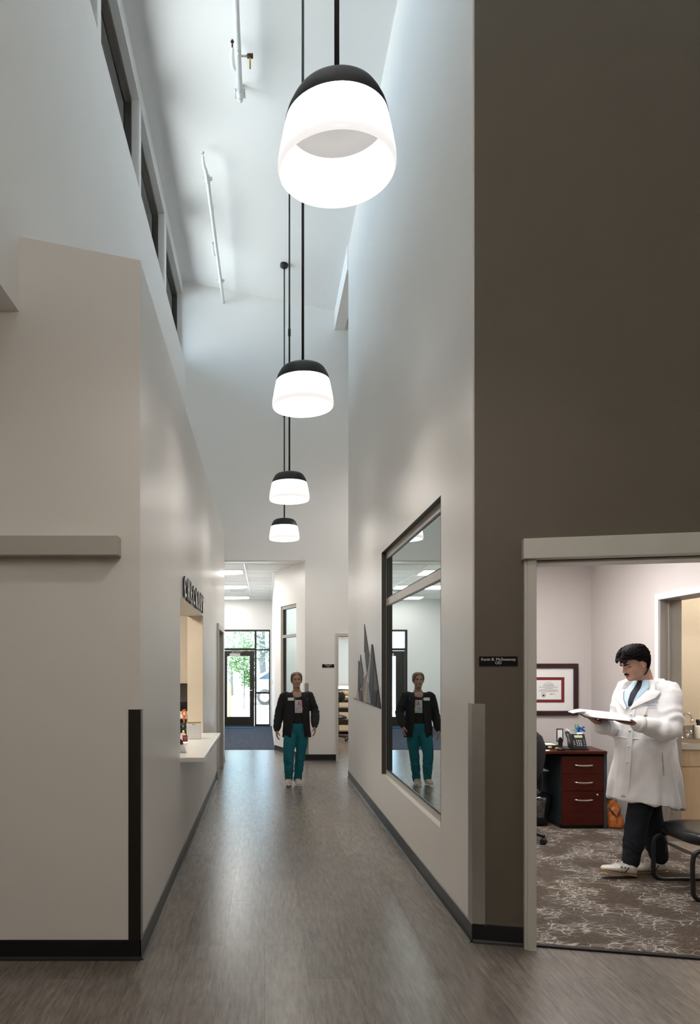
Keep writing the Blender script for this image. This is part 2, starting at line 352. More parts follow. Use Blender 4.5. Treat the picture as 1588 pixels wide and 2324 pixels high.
def dup(root, loc, rz=None, label=None, group=None):
    r = root.copy(); C.objects.link(r); r.location = loc
    if rz is not None: r.rotation_euler = (0, 0, rz)
    if label: r['label'] = label
    if group: r['group'] = group
    for ch in list(root.children):
        c = ch.copy(); C.objects.link(c); c.parent = r
        for g in list(ch.children):
            d = g.copy(); C.objects.link(d); d.parent = c
    return r

def panel(mb, o, u, n, th, us, zs, holes, mi=0):
    """wall with rectangular holes: origin o, direction u (unit, horizontal), thickness th along n; holes = (u0,u1,z0,z1)"""
    o = Vector(o); u = Vector(u); n = Vector(n) * th; z = Vector((0, 0, 1))
    U = sorted(set([us[0], us[1]] + [h[0] for h in holes] + [h[1] for h in holes])); U = [a for a in U if us[0] - 1e-9 <= a <= us[1] + 1e-9]
    Z = sorted(set([zs[0], zs[1]] + [h[2] for h in holes] + [h[3] for h in holes])); Z = [a for a in Z if zs[0] - 1e-9 <= a <= zs[1] + 1e-9]
    def solid(i, j):
        if i < 0 or j < 0 or i >= len(U) - 1 or j >= len(Z) - 1: return False
        a = (U[i] + U[i + 1]) / 2; b = (Z[j] + Z[j + 1]) / 2
        return not any(h[0] < a < h[1] and h[2] < b < h[3] for h in holes)
    def pt(a, b, k): return o + u * a + z * b + n * k
    for i in range(len(U) - 1):
        for j in range(len(Z) - 1):
            if not solid(i, j): continue
            a, b, c, d = U[i], U[i + 1], Z[j], Z[j + 1]
            mb.add([pt(a, c, 0), pt(b, c, 0), pt(b, d, 0), pt(a, d, 0)], [(0, 1, 2, 3)], mi)
            mb.add([pt(a, c, 1), pt(b, c, 1), pt(b, d, 1), pt(a, d, 1)], [(3, 2, 1, 0)], mi)
            if not solid(i - 1, j): mb.add([pt(a, c, 0), pt(a, d, 0), pt(a, d, 1), pt(a, c, 1)], [(0, 1, 2, 3)], mi)
            if not solid(i + 1, j): mb.add([pt(b, c, 0), pt(b, c, 1), pt(b, d, 1), pt(b, d, 0)], [(0, 1, 2, 3)], mi)
            if not solid(i, j - 1): mb.add([pt(a, c, 0), pt(a, c, 1), pt(b, c, 1), pt(b, c, 0)], [(0, 1, 2, 3)], mi)
            if not solid(i, j + 1): mb.add([pt(a, d, 0), pt(b, d, 0), pt(b, d, 1), pt(a, d, 1)], [(0, 1, 2, 3)], mi)
    return mb

def text_mesh(body, size, extrude=0.0005, align='CENTER', space=1.0, bold=0.0):
    cu = bpy.data.curves.new('lettering', 'FONT'); cu.body = body; cu.size = size; cu.extrude = extrude
    cu.align_x = align; cu.align_y = 'CENTER'; cu.space_character = space; cu.resolution_u = 3; cu.offset = bold
    ob = bpy.data.objects.new('lettering', cu)
    me = bpy.data.meshes.new_from_object(ob)
    bpy.data.objects.remove(ob); bpy.data.curves.remove(cu)
    return me
def text_to(mb, body, size, o, u, v, extrude=.0005, mi=0, align='CENTER', space=1.0, bold=0.0):
    """append lettering at point o with right direction u, up direction v"""
    me = text_mesh(body, size, extrude, align, space, bold); o = Vector(o); u = Vector(u).normalized(); v = Vector(v).normalized(); n = u.cross(v)
    mb.add([o + u * p.co.x + v * p.co.y + n * p.co.z for p in me.vertices], [tuple(f.vertices) for f in me.polygons], mi)
    bpy.data.meshes.remove(me)

def remesh(mb, voxel, smooth=2, fn=None, name='body'):
    """fuse the overlapping pieces of mb into one continuous surface"""
    me = mb.mesh(name); ob = bpy.data.objects.new(name, me); C.objects.link(ob)
    r = ob.modifiers.new('fuse', 'REMESH'); r.mode = 'VOXEL'; r.voxel_size = voxel; r.adaptivity = 0; r.use_smooth_shade = True
    if smooth:
        s = ob.modifiers.new('soften', 'SMOOTH'); s.factor = .5; s.iterations = smooth
    dg = bpy.context.evaluated_depsgraph_get(); dg.update()
    out = bpy.data.meshes.new_from_object(ob.evaluated_get(dg))
    bpy.data.objects.remove(ob); bpy.data.meshes.remove(me)
    out.materials.clear()
    if fn:
        for v, nrm in zip(out.vertices, [n.vector.copy() for n in out.vertex_normals]):
            v.co = v.co + nrm * fn(v.co)
    out.polygons.foreach_set('use_smooth', [True] * len(out.polygons)); out.update()
    return out
# ================================================================== the setting
XL, XR, YB, YF = -.679, 1.208, 3.9, 12.14
A0 = Vector((1.215, 4.147, 0)); AD = Vector((.976, -.2178, 0)).normalized(); AN = Vector((-AD.y, AD.x, 0))   # accent wall: start, direction, away from camera
def acc(s, out=0.0, z=0.0): return A0 + AD * s - AN * out + Vector((0, 0, z))
def s_of(px):
    k = (px - CX) / F
    return (A0.y * k - A0.x) / (AD.x - AD.y * k)
def ceil_z(x): return 8.16 - .195 * (x + 1.405)
YV = 19.1     # entrance wall
# floor
mb = MB(); mb.add([(-7, -3.2, 0), (6.2, -3.2, 0), (6.2, 13.76, 0), (-7, 13.76, 0)], [(0, 1, 2, 3)])
mb.add([(1.0, 13.76, 0), (3.6, 13.76, 0), (3.6, 17.8, 0), (1.0, 17.8, 0)], [(0, 1, 2, 3)])
struct(mb, 'floor', 'vinyl', 'grey-brown vinyl plank floor of the corridor, shiny towards the entrance', 'floor')
mb = MB().box(-2.2, .9, 13.76, YV, -.03, .008)
struct(mb, 'floor_vestibule', 'walkoff', 'dark blue-grey patterned carpet inside the glass entrance door', 'carpet')
# office carpet polygon
def fl(s, out): p = acc(s, out); return (p.x, p.y)
poly = [fl(.30, -.02), fl(2.46, -.02), (3.64, 7.95), (1.98, 7.95), fl(.30, -.20)]
mb = MB().prism([(x, y, -.01) for x, y in poly], (0, 0, .018))
struct(mb, 'floor_office', 'carpet', 'brown office carpet with a broken pale line pattern', 'carpet')
mb = MB().prism([tuple(acc(.335, .0, .0)), tuple(acc(1.62, .0, .0)), tuple(acc(1.62, -.035, .0)), tuple(acc(.335, -.035, .0))], (0, 0, .011))
struct(mb, 'trim_1', 'base', 'black threshold strip between corridor planks and office carpet', 'threshold')
mb = MB().box(3.60, 3.66, 5.5, 6.556, 0, .012)
struct(mb, 'trim_2', 'base', 'black threshold strip at the inner exam room doorway', 'threshold')

# left block: front face, corridor wall, sloped top
mb = MB().prism([(-6, YB, 0), (XL, YB, 0), (XL, YB, 3.82), (-1.34, YB, 3.952), (-1.34, YB, 3.54), (-6, YB, 3.54)], (0, .17, 0))
struct(mb, 'wall_left_front', 'paint', 'beige wall end facing the viewer with sloped top, on the left', 'wall')
mb = panel(MB(), (XL, 4.07, 0), (0, 1, 0), (-1, 0, 0), .175, (0, YF - 4.07), (0, 3.82), [(5.75 - 4.07, 7.91 - 4.07, .827, 2.16), (10.22 - 4.07, 11.36 - 4.07, 0, 2.17)])
struct(mb, 'wall_left', 'paint', 'left corridor wall with the checkout opening', 'wall')
mb = MB().prism([(XL - .03, 4.07, 3.72), (XL - .03, 4.07, 3.825), (-1.45, 4.07, 3.974), (-1.45, 4.07, 3.874)], (0, YF - 4.07, 0))
struct(mb, 'ceiling_block', 'paint', 'sloped top of the left block', 'roof')
# clerestory wall
mb = MB().box(-1.52, -1.34, -3, YF, 3.54, 6.72)
struct(mb, 'wall_left_upper', 'paint_white', 'upper left wall under the clerestory windows', 'wall')
WIN = [(10.18, YF), (8.10, 9.99), (6.12, 7.99), (4.12, 5.99), (2.1, 3.99), (.05, 1.95), (-2.0, -.1)]
mb = panel(MB(), (-1.40, -3, 0), (0, 1, 0), (-1, 0, 0), .15, (0, YF + 3), (6.70, 8.25), [(a + 3, b + 3, 6.72, 7.94) for a, b in WIN])
struct(mb, 'wall_left_clerestory', 'paint_white', 'white piers and head between the clerestory windows', 'wall')
for i, (a, b) in enumerate(WIN):
    w = thing('window_%d' % (i + 1), ('clerestory window, %s counting from the far wall' % ('nearest the far end', 'second', 'third', 'fourth', 'fifth', 'sixth', 'seventh')[i]), 'window', (-1.5, (a + b) / 2, 6.72))
    w['kind'] = 'structure'
    m = MB(); x0, x1 = -1.57, -1.485
    m.box(x0, x1, a, a + .055, 6.72, 7.94); m.box(x0, x1, b - .055, b, 6.72, 7.94)
    m.box(x0, x1, a + .055, b - .055, 6.72, 6.78); m.box(x0, x1, a + .055, b - .055, 7.87, 7.94)
    m.box(x0 + .01, x1 - .02, (a + b) / 2 - .02, (a + b) / 2 + .02, 6.78, 7.87) if i > 6 else None
    m.obj('window_frame', 'bronze', w)
    MB().box(-1.532, -1.526, a + .05, b - .05, 6.775, 7.875).obj('pane', 'pane', w)
# ceiling
mb = MB().prism([(-1.75, -3.2, ceil_z(-1.75)), (6.2, -3.2, ceil_z(6.2)), (6.2, -3.2, ceil_z(6.2) + 1.3), (-1.75, -3.2, ceil_z(-1.75) + .25)], (0, YF + .16 + 3.2, 0))
struct(mb, 'ceiling', 'ceil', 'high white sloping ceiling over the corridor', 'ceiling')
mb = MB().box(-6, -1.50, -3, YB + .17, 3.54, 3.62)
struct(mb, 'ceiling_left', 'ceil', 'low soffit beside the beige wall end', 'ceiling')
# far wall
mb = panel(MB(), (-1.9, YF, 0), (1, 0, 0), (0, 1, 0), .16, (0, 6.6), (0, 8.4), [(1.9 - .69, 1.9 + .69, 0, 3.41), (1.9 + 1.25, 1.9 + 2.15, 0, 2.117)])
struct(mb, 'wall_far', 'paint_white', 'tall white wall at the end of the corridor', 'wall')
# right wall with window opening
mb = panel(MB(), (XR, 4.147, 0), (0, 1, 0), (1, 0, 0), .15, (0, 10.29 - 4.147), (0, 7.75), [(4.89 - 4.147, 7.36 - 4.147, .492, 2.775)])
struct(mb, 'wall_right', 'paint', 'tall right corridor wall with the reflective window', 'wall')
mb = panel(MB(), A0 + AD * .004, AD, AN, .15, (0, 3.4), (0, 7.7), [(.335, 1.62, 0, 2.2)])
struct(mb, 'wall_right_front', 'accent', 'tall dark taupe wall around the office doorway', 'wall')
# closing walls out of view
struct(MB().box(-7, 6.2, -3.2, -3, 0, 8.6), 'wall_near', 'paint', 'lobby wall behind the viewer', 'wall')
struct(MB().box(-6.2, -6, -3, YB, 0, 3.6), 'wall_lobby_left', 'paint', 'lobby wall at the far left', 'wall')
struct(MB().box(4.5, 4.7, -3, 3.55, 0, 7.4), 'wall_lobby_right', 'paint', 'lobby wall at the far right', 'wall')
struct(MB().box(XR + .15, 4.6, 10.14, 10.29, 0, 7.6), 'wall_passage', 'paint', 'side passage wall behind the right corridor wall', 'wall')
struct(MB().box(4.5, 4.7, 10.29, YF, 0, 7.4), 'wall_passage_end', 'paint', 'end wall of the side passage', 'wall')
struct(MB().box(1.19, 1.365, 10.28, YF, 7.32, 7.75), 'trim_3', 'paint_white', 'short white ceiling beam beside the top of the right wall', 'beam')
# void behind the reflective window
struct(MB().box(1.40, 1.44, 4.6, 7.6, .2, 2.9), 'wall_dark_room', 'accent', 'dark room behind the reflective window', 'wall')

# baseboards
def strip(name, p0, p1, out, h, label, z0=0.0):
    p0 = Vector((p0[0], p0[1], z0)); p1 = Vector((p1[0], p1[1], z0)); n = Vector(out).normalized()
    prof = [(0, 0), (.022, 0), (.012, .008), (.006, .018), (.006, h - .004), (0, h)]
    d = (p1 - p0)
    struct(MB().prism([tuple(p0 + n * a + Vector((0, 0, b))) for a, b in prof], d), name, 'base', label, 'baseboard')
strip('baseboard_left_front', (-6, YB), (XL + .006, YB), (0, -1, 0), .108, 'black rubber baseboard along the beige wall end')
strip('baseboard_left', (XL, YB - .006), (XL, 10.19), (1, 0, 0), .108, 'black rubber baseboard under the checkout counter')
strip('baseboard_left_end', (XL, 11.40), (XL, YF), (1, 0, 0), .108, 'short black baseboard past the left corridor door')
strip('baseboard_right', (XR, 4.14), (XR, 10.29), (-1, 0, 0), .108, 'black rubber baseboard under the reflective window')
strip('baseboard_right_front', acc(-.006), acc(.272), -AN, .108, 'black rubber baseboard on the dark taupe wall')
strip('baseboard_far', (.69, YF), (1.215, YF), (0, -1, 0), .108, 'black rubber baseboard on the far wall beside the doorway')

# ---------------------------------------------------------------- interior window in the right wall (reflective)
w = thing('window_8', 'large two-pane interior window in the right wall, reflecting the corridor', 'window', (1.25, 6.12, .49)); w['kind'] = 'structure'
m = MB(); y0, y1, z0, z1 = 4.89, 7.36, .492, 2.775; x0, x1 = 1.252, 1.33; fw = .048
m.box(x0, x1, y0, y0 + fw, z0, z1); m.box(x0, x1, y1 - fw * .3, y1, z0, z1)
m.box(x0, x1, y0 + fw, y1 - fw * .3, z0, z0 + fw); m.box(x0, x1, y0 + fw, y1 - fw * .3, z1 - .07, z1); m.box(x0, x1, y0 + fw, y1 - fw * .3, 2.225, 2.295)
m.obj('window_frame', 'frame_al', w)
m = MB(); m.box(XR - .001, x0, y0 + .002, y1 - .002, z1 - .006, z1 - .001); m.box(XR - .001, x0, y1 - .006, y1 - .001, z0 + .004, z1 - .006); m.box(XR - .001, x0, y0 + .001, y0 + .006, z0 + .004, z1 - .006)
m.obj('reveal_shade', 'reveal', w)  # thin strips coloured as the shade inside the opening
m = MB()
for a, b in ((z0 + fw, 2.225), (2.295, z1 - .07)):
    m.box(1.256, 1.266, y0 + fw, y1 - fw * .3, a, a + .012); m.box(1.256, 1.266, y0 + fw, y1 - fw * .3, b - .012, b); m.box(1.256, 1.266, y1 - fw * .3 - .012, y1 - fw * .3, a, b)
m.obj('gasket', 'black', w)
for nm, a, b in (('pane', z0 + fw, 2.225), ('pane', 2.295, z1 - .07)):
    MB().box(1.262, 1.268, y0 + fw, y1 - fw * .3, a, b).obj(nm, 'mirror', w)

# ---------------------------------------------------------------- checkout room behind the opening
struct(MB().box(-4.0, -.86, 9.42, 9.55, 0, 2.75), 'wall_checkout_back', 'cream', 'cream wall inside the checkout room', 'wall')
struct(MB().box(-4.0, -3.9, 4.08, 9.42, 0, 2.75), 'wall_checkout_left', 'cream', 'side wall of the checkout room', 'wall')
struct(MB().box(-4.0, -.86, 4.08, 9.55, 2.75, 2.83), 'ceiling_checkout', 'ceil', 'white ceiling inside the checkout room', 'ceiling')
struct(MB().box(-.853, -.682, 7.905, 7.909, .87, 2.158), 'trim_4', 'cream', 'cream return on the far side of the checkout opening', 'wall')
# corridor door on the left (dark, recessed) and its frame
w = thing('door_1', 'dark recessed door in the left wall past the checkout counter', 'door', (XL, 10.79, 0)); w['kind'] = 'structure'
m = MB(); m.box(XL - .175, XL + .03, 10.17, 10.25, 0, 2.22); m.box(XL - .175, XL + .03, 11.33, 11.41, 0, 2.22); m.box(XL - .175, XL + .03, 10.25, 11.33, 2.14, 2.22)
m.obj('door_frame', 'trim', w, bevel=.004)
MB().box(XL - .11, XL - .06, 10.25, 11.33, .01, 2.14).obj('door_leaf', 'bronze', w)

# ---------------------------------------------------------------- office
LA = Vector((1.56, 4.24, 0)); LB = Vector((2.0, 7.95, 0)); ld = (LB - LA).normalized()
struct(panel(MB(), LA, ld, (-ld.y, ld.x, 0), .06, (0, (LB - LA).length), (0, 2.80), []), 'wall_office_left', 'office', 'left wall of the office', 'wall')
struct(MB().box(1.9, 3.9, 7.93, 8.05, 0, 2.80), 'wall_office_back', 'office', 'pinkish grey office wall behind the framed diploma', 'wall')
struct(panel(MB(), (3.63, 3.62, 0), (0, 1, 0), (1, 0, 0), .195, (0, 4.31), (0, 2.80), [(5.45 - 3.62, 6.556 - 3.62, 0, 2.215)]), 'wall_office_right', 'office', 'office wall with the inner doorway to the exam room', 'wall')
struct(MB().prism([(1.3, 4.33, 2.78), (5.2, 3.45, 2.78), (6.1, 3.4, 2.78), (6.1, 8.05, 2.78), (1.3, 8.05, 2.78)], (0, 0, .1)), 'ceiling_office', 'ceil', 'white ceiling above the office desk', 'ceiling')
w = thing('door_2', 'white framed doorway from the office into the exam room', 'doorway', (3.63, 6.0, 0)); w['kind'] = 'structure'
m = MB(); m.box(3.612, 3.632, 6.556, 6.61, 0, 2.268); m.box(3.612, 3.632, 5.40, 5.45, 0, 2.268); m.box(3.612, 3.632, 5.45, 6.556, 2.215, 2.268)
m.obj('casing', 'white_trim', w)
m = MB(); m.box(3.632, 3.826, 6.55, 6.558, 0, 2.215); m.box(3.632, 3.826, 5.446, 5.454, 0, 2.215); m.box(3.632, 3.826, 5.454, 6.55, 2.208, 2.217)
m.box(3.70, 3.716, 6.538, 6.55, 0, 2.2); m.cyl((3.75, 6.549, .26), (3.75, 6.543, .26), .006, 12)
m.obj('jamb', 'jamb_brown', w)
# office doorway frame and header (sliding-door track cover) on the taupe wall
w = thing('door_3', 'grey painted doorway frame around the office entrance', 'doorway', tuple(acc(.335))); w['kind'] = 'structure'
def abox(mb, s0, s1, o0, o1, z0, z1):
    return mb.prism([tuple(acc(s0, o0, z0)), tuple(acc(s1, o0, z0)), tuple(acc(s1, o1, z0)), tuple(acc(s0, o1, z0))], (0, 0, z1 - z0))
m = MB(); abox(m, .2726, .335, .052, -.0, 0, 2.21); abox(m, .290, .335, .062, .052, 0, 2.21); abox(m, .318, .345, -.0, -.17, 0, 2.21); abox(m, 1.61, 1.68, .052, -.17, 0, 2.21); abox(m, .345, 1.61, 0, -.17, 2.19, 2.21)
m.obj('jamb', 'trim', w)
w = tag(abox(MB(), .262, 2.6, .095, 0, 2.205, 2.318).obj('trim_5', 'trim', bevel=.003), 'long grey header box over the office doorway', 'header', kind='structure')
m = MB().box(-6, -.782, YB - .094, YB, 2.196, 2.30)
tag(m.obj('trim_6', 'header', bevel=.003), 'beige header box on the wall end at the left edge', 'header', kind='structure')

# exam room
struct(MB().box(3.82, 6.1, 7.50, 7.6, 0, 2.8), 'wall_exam_back', 'cream', 'cream wall behind the exam room sink', 'wall')
struct(MB().box(6.0, 6.1, 3.6, 7.5, 0, 2.8), 'wall_exam_right', 'cream', 'side wall of the exam room', 'wall')

struct(MB().box(4.45, 6.1, 3.32, 3.47, 0, 2.8), 'wall_exam_front', 'cream', 'near wall of the exam room', 'wall')
struct(MB().box(-2.4, -1.85, YF, YF + .16, 0, 3.6), 'wall_vestibule_near', 'paint_white', 'near wall of the entrance lobby', 'wall')
struct(MB().box(.34, .95, 14.6, 14.75, 0, 3.6), 'wall_gap_back', 'paint_white', 'added back wall closing the gap behind the narrow window', 'wall')  # added to close off the sky behind the narrow window
struct(MB().box(.2, 1.0, YF + .16, 14.75, 3.5, 3.6), 'ceiling_gap', 'ceil', 'added ceiling closing the gap behind the narrow window', 'ceiling')  # added lid over the small lit gap
# ---------------------------------------------------------------- vestibule
struct(MB().box(-2.3, -2.2, YF + .16, YV, 0, 3.6), 'wall_vestibule_left', 'paint_white', 'left wall of the entrance lobby', 'wall')
struct(MB().box(.195, .34, 13.62, YV, 0, 3.6), 'wall_vestibule_right', 'paint_white', 'right wall of the entrance lobby', 'wall')
VA = Vector((.69, YF + .001, 0)); VB = Vector((.195, 13.62, 0)); vd = (VB - VA).normalized(); vn = Vector((vd.y, -vd.x, 0)); VL = (VB - VA).length
def v_s(px):
    k = (px - CX) / F; return (k * VA.y - VA.x) / (vd.x - k * vd.y)
s0, s1 = v_s(672), v_s(637)
struct(panel(MB(), VA, vd, vn, .12, (0, VL), (0, 3.6), [(s0, s1, .55, 2.715)]), 'wall_angled', 'paint', 'angled wall with a narrow window at the entrance', 'wall')
w = thing('window_9', 'narrow two-pane window in the angled wall behind the walking person', 'window', tuple(VA + vd * (s0 + s1) / 2)); w['kind'] = 'structure'
def vbox(mb, a, b, o0, o1, z0, z1):
    q = lambda s, o: tuple(VA + vd * s + vn * o + Vector((0, 0, z0)))
    return mb.prism([q(a, o0), q(b, o0), q(b, o1), q(a, o1)], (0, 0, z1 - z0))
m = MB(); vbox(m, s0, s0 + .05, .02, .10, .55, 2.715); vbox(m, s1 - .05, s1, .02, .10, .55, 2.715); vbox(m, s0 + .05, s1 - .05, .02, .10, .55, .60); vbox(m, s0 + .05, s1 - .05, .02, .10, 2.655, 2.715); vbox(m, s0 + .05, s1 - .05, .02, .10, 2.13, 2.185)
m.obj('window_frame', 'trim_dark', w)
m = MB(); vbox(m, s1 - .075, s1 - .05, .045, .06, .6, 2.655); m.obj('gasket', 'black', w)
m = MB(); vbox(m, s0 + .05, s1 - .05, .055, .06, .60, 2.13); m.obj('pane', 'pane2', w)
m = MB(); vbox(m, s0 + .05, s1 - .05, .055, .06, 2.185, 2.655); m.obj('pane', 'pane2', w)
strip('baseboard_angled', VA, VB, -vn, .108, 'black baseboard under the narrow angled window')
# grid ceiling
mb = MB().box(-2.25, .70, YF + .16, YV, 3.395, 3.47)
struct(mb, 'ceiling_vestibule', 'tile', 'white lay-in tile ceiling of the entrance lobby', 'ceiling')
m = MB(); gz0, gz1 = 3.383, 3.396
for x in (-1.573, -.353, .72): m.box(x - .013, x + .013, YF + .14, YV, gz0, gz1)
m.box(.15, .20, 13.5, YV, gz0, gz1); m.box(-2.2, .7, YF + .02, YF + .16, 3.385, 3.41)
y = 12.54
while y < YV: m.box(-2.2, .69, y - .010, y + .010, gz0 + .006, gz1); y += .618
struct(m, 'trim_7', 'white', 'white T-bar grid of the entrance lobby ceiling', 'ceiling grid', merge=False)
# entrance wall
ex0, ex1 = -1.30, wx(613, YV)
struct(panel(MB(), (-2.3, YV, 0), (1, 0, 0), (0, 1, 0), .15, (0, 3.6), (0, 3.6), [(2.3 + ex0, 2.3 + ex1, 0, wz(1429, YV))]), 'wall_entrance', 'paint_white', 'white wall around the glass entrance', 'wall')
d = thing('door_4', 'dark bronze glass entrance door with transom and sidelight', 'entrance door', (wx(545, YV), YV, 0)); d['kind'] = 'structure'
X = lambda px: wx(px, YV); Z = lambda py: wz(py, YV)
m = MB(); fy0, fy1 = YV + .01, YV + .12
ztop = Z(1429); m.box(ex0, ex1, fy0, fy1, ztop - .05, ztop)
m.box(ex0, ex0 + .06, fy0, fy1, 0, ztop - .05); m.box(X(610), ex1, fy0, fy1, 0, ztop - .05); m.box(X(577.5), X(582), fy0, fy1, 0, ztop - .05)
m.box(ex0 + .06, X(577.5), fy0, fy1, Z(1476.5), Z(1471)); m.box(X(582), X(610), fy0, fy1, Z(1476.5), Z(1473.5)); m.box(X(582), X(610), fy0, fy1, Z(1574.5), Z(1570.5)); m.box(X(582), X(610), fy0, fy1, 0, .06)
m.obj('door_frame', 'bronze', d)
m = MB(); l0, l1, ly0, ly1 = ex0 + .065, X(577), YV + .035, YV + .08; zt = Z(1477)
m.box(l0, X(515.5), ly0, ly1, .012, zt); m.box(X(566.5), l1, ly0, ly1, .012, zt); m.box(X(515.5), X(566.5), ly0, ly1, Z(1489), zt); m.box(X(515.5), X(566.5), ly0, ly1, .012, Z(1627))
leaf = m.obj('door_leaf', 'bronze', d)
MB().box(X(515.5), X(566.5), YV + .055, YV + .06, Z(1627), Z(1489)).obj('pane', 'pane_tint', leaf)
m = MB(); hx, hz = X(572), Z(1567.5); m.lathe([(.0, 0), (.032, 0), (.030, .012), (.012, .018), (.011, .05)], (hx, ly0, hz), 20, 0, (0, -1, 0)); m.tube([(hx, ly0 - .05, hz), (hx - .05, ly0 - .052, hz), (hx - .11, ly0 - .045, hz - .004)], [.011, .010, .008])
m.obj('door_lever', 'chrome', leaf)
m = MB(); m.box(X(521), X(545), ly0 - .05, ly0, Z(1489), Z(1482.5)); m.obj('door_closer', 'steel', leaf, bevel=.004)
m = MB(); m.tube([(X(527), ly0 - .03, Z(1481)), (X(536), ly0 - .10, Z(1480)), (X(550), ly0 - .03, Z(1480))], .010, sub=1); m.lathe([(.02, 0), (.02, .04)], (X(527), ly0 - .03, Z(1482)), 14)
m.obj('closer_arm', 'steel', leaf)
MB().box(l0, l1, ly0 - .04, ly1, 0, .012).obj('sill_plate', 'steel', d)
m = MB()
m.box(ex0 + .06, X(577.5), YV + .06, YV + .066, Z(1471), ztop - .05); m.obj('transom_pane', 'pane_tint', d)
for za, zb in ((Z(1473.5), ztop - .05), (Z(1570.5), Z(1476.5)), (.06, Z(1574.5))):
    MB().box(X(582), X(610), YV + .06, YV + .066, za, zb).obj('sidelight_pane', 'pane_tint', d)
# room behind the far doorway
w = thing('door_5', 'grey doorway frame in the far wall beside the mountain art', 'doorway', (1.7, YF, 0)); w['kind'] = 'structure'
m = MB(); m.box(1.214, 1.256, YF - .015, YF + .17, 0, 2.165); m.box(2.14, 2.19, YF - .015, YF + .17, 0, 2.165); m.box(1.256, 2.14, YF - .015, YF + .17, 2.117, 2.165)
m.obj('jamb', 'trim', w)
struct(MB().box(.95, 1.05, YF + .16, 17.6, 0, 2.75), 'wall_far_room_left', 'cream', 'left wall of the far room', 'wall')
struct(MB().box(3.5, 3.6, YF + .16, 17.6, 0, 2.75), 'wall_far_room_right', 'cream', 'right wall of the far room', 'wall')
struct(panel(MB(), (.95, 17.5, 0), (1, 0, 0), (0, 1, 0), .12, (0, 2.65), (0, 2.75), [(.65, 1.75, 1.0, 2.35)]), 'wall_far_room_back', 'cream', 'window wall of the far room', 'wall')
struct(MB().box(.95, 3.6, YF + .16, 17.6, 2.7, 2.8), 'ceiling_far_room', 'ceil', 'ceiling of the far room', 'ceiling')
w = thing('window_10', 'window with dark sill in the far room', 'window', (2.15, 17.5, 1.0)); w['kind'] = 'structure'
m = MB(); m.box(1.6, 2.7, 17.52, 17.58, 1.0, 1.05); m.box(1.6, 2.7, 17.52, 17.58, 2.3, 2.35); m.box(1.6, 1.65, 17.52, 17.58, 1.05, 2.3); m.box(2.65, 2.7, 17.52, 17.58, 1.05, 2.3)
m.obj('window_frame', 'bronze', w); MB().box(1.65, 2.65, 17.55, 17.556, 1.05, 2.3).obj('pane', 'pane', w)
# outside: roof below the clerestory, eave above it, forecourt
struct(MB().box(-11, -1.57, -8, YF + .1, 6.25, 6.45), 'ground_roof', 'roof', 'flat roof outside the clerestory windows', 'roof')
struct(MB().box(-2.95, -1.56, -4, YF + .3, 7.98, 8.10), 'trim_8', 'eave', 'dark brown eave seen through the clerestory windows', 'eave')
mb = MB().box(-30, 30, YV + .13, 70, -.2, -.012); struct(mb, 'ground', 'concrete', 'pale sunlit paving outside the entrance', 'paving')
# ================================================================== pendant lamps
def make_lamp(label, x, y, zb):
    t = thing('pendant_lamp', label, 'pendant lamp', (x, y, zb), 0, 'pendant lamps along the corridor')
    L = lambda pr: [(r, z) for r, z in pr]
    m = MB(); m.lathe([(.2045, .198), (.2055, .204), (.196, .236), (.180, .268), (.166, .290), (.150, .303), (.128, .311), (.06, .316), (.022, .317), (.022, .318), (.0, .318)], (x, y, zb), 64, caps=False)
    m.obj('lamp_cap', 'black', t)
    m = MB(); m.lathe([(.2265, .001), (.2315, .006), (.2345, .016), (.2350, .028), (.2335, .050), (.2235, .105), (.2130, .158), (.2035, .200)], (x, y, zb), 72, caps=False)
    m.lathe([(.2265, .001), (.2245, .004), (.2265, .016), (.227, .03), (.216, .1), (.205, .155), (.196, .198)], (x, y, zb), 72, 1, caps=False)
    sh = m.obj('lamp_shade', ['shade', 'shade_in'], t)
    m = MB(); m.lathe([(.1965, .196), (.180, .204), (.06, .204), (.058, .196), (.0, .196)], (x, y, zb), 48, caps=False); m.lathe([(.0, .190), (.007, .190), (.007, .204)], (x + .06, y - .09, zb), 10, 1)
    m.obj('reflector', ['reflector', 'brass'], t)
    zc = ceil_z(x)
    m = MB(); m.cyl((x, y, zb + .316), (x, y, zc), .0102, 16); m.lathe([(.018, .314), (.018, .335), (.0102, .345)], (x, y, zb), 16)
    rod = m.obj('rod', 'black', t)
    m = MB(); zz = 5.5; m.lathe([(.0102, -.045), (.016, -.04), (.016, .04), (.0102, .045)], (x, y, zz), 16); m.obj('coupler', 'black', rod)
    m = MB(); nrm = Vector((-.195, 0, -1)).normalized(); top = Vector((x, y, zc)); m.lathe([(.062, -.004), (.062, .04), (.056, .05), (.0102, .052)], top, 28, 0, nrm)
    m.obj('canopy', 'black', t)
    return t
LAMPS = [(764, 2.85, 1.994 - .02, 'nearest and largest pendant lamp, its open glass bottom showing'), (687, 5.47, 2.0 - .015, 'second nearest pendant lamp with black cap and white glass shade'),
         (656.5, 8.33, 1.94, 'third pendant lamp, hanging just above the smallest one'), (645, 11.04, 1.965, 'farthest and smallest pendant lamp, its round canopy visible on the ceiling')]
for px, Y, h, lb in LAMPS: make_lamp(lb, wx(px, Y), Y, H + h)

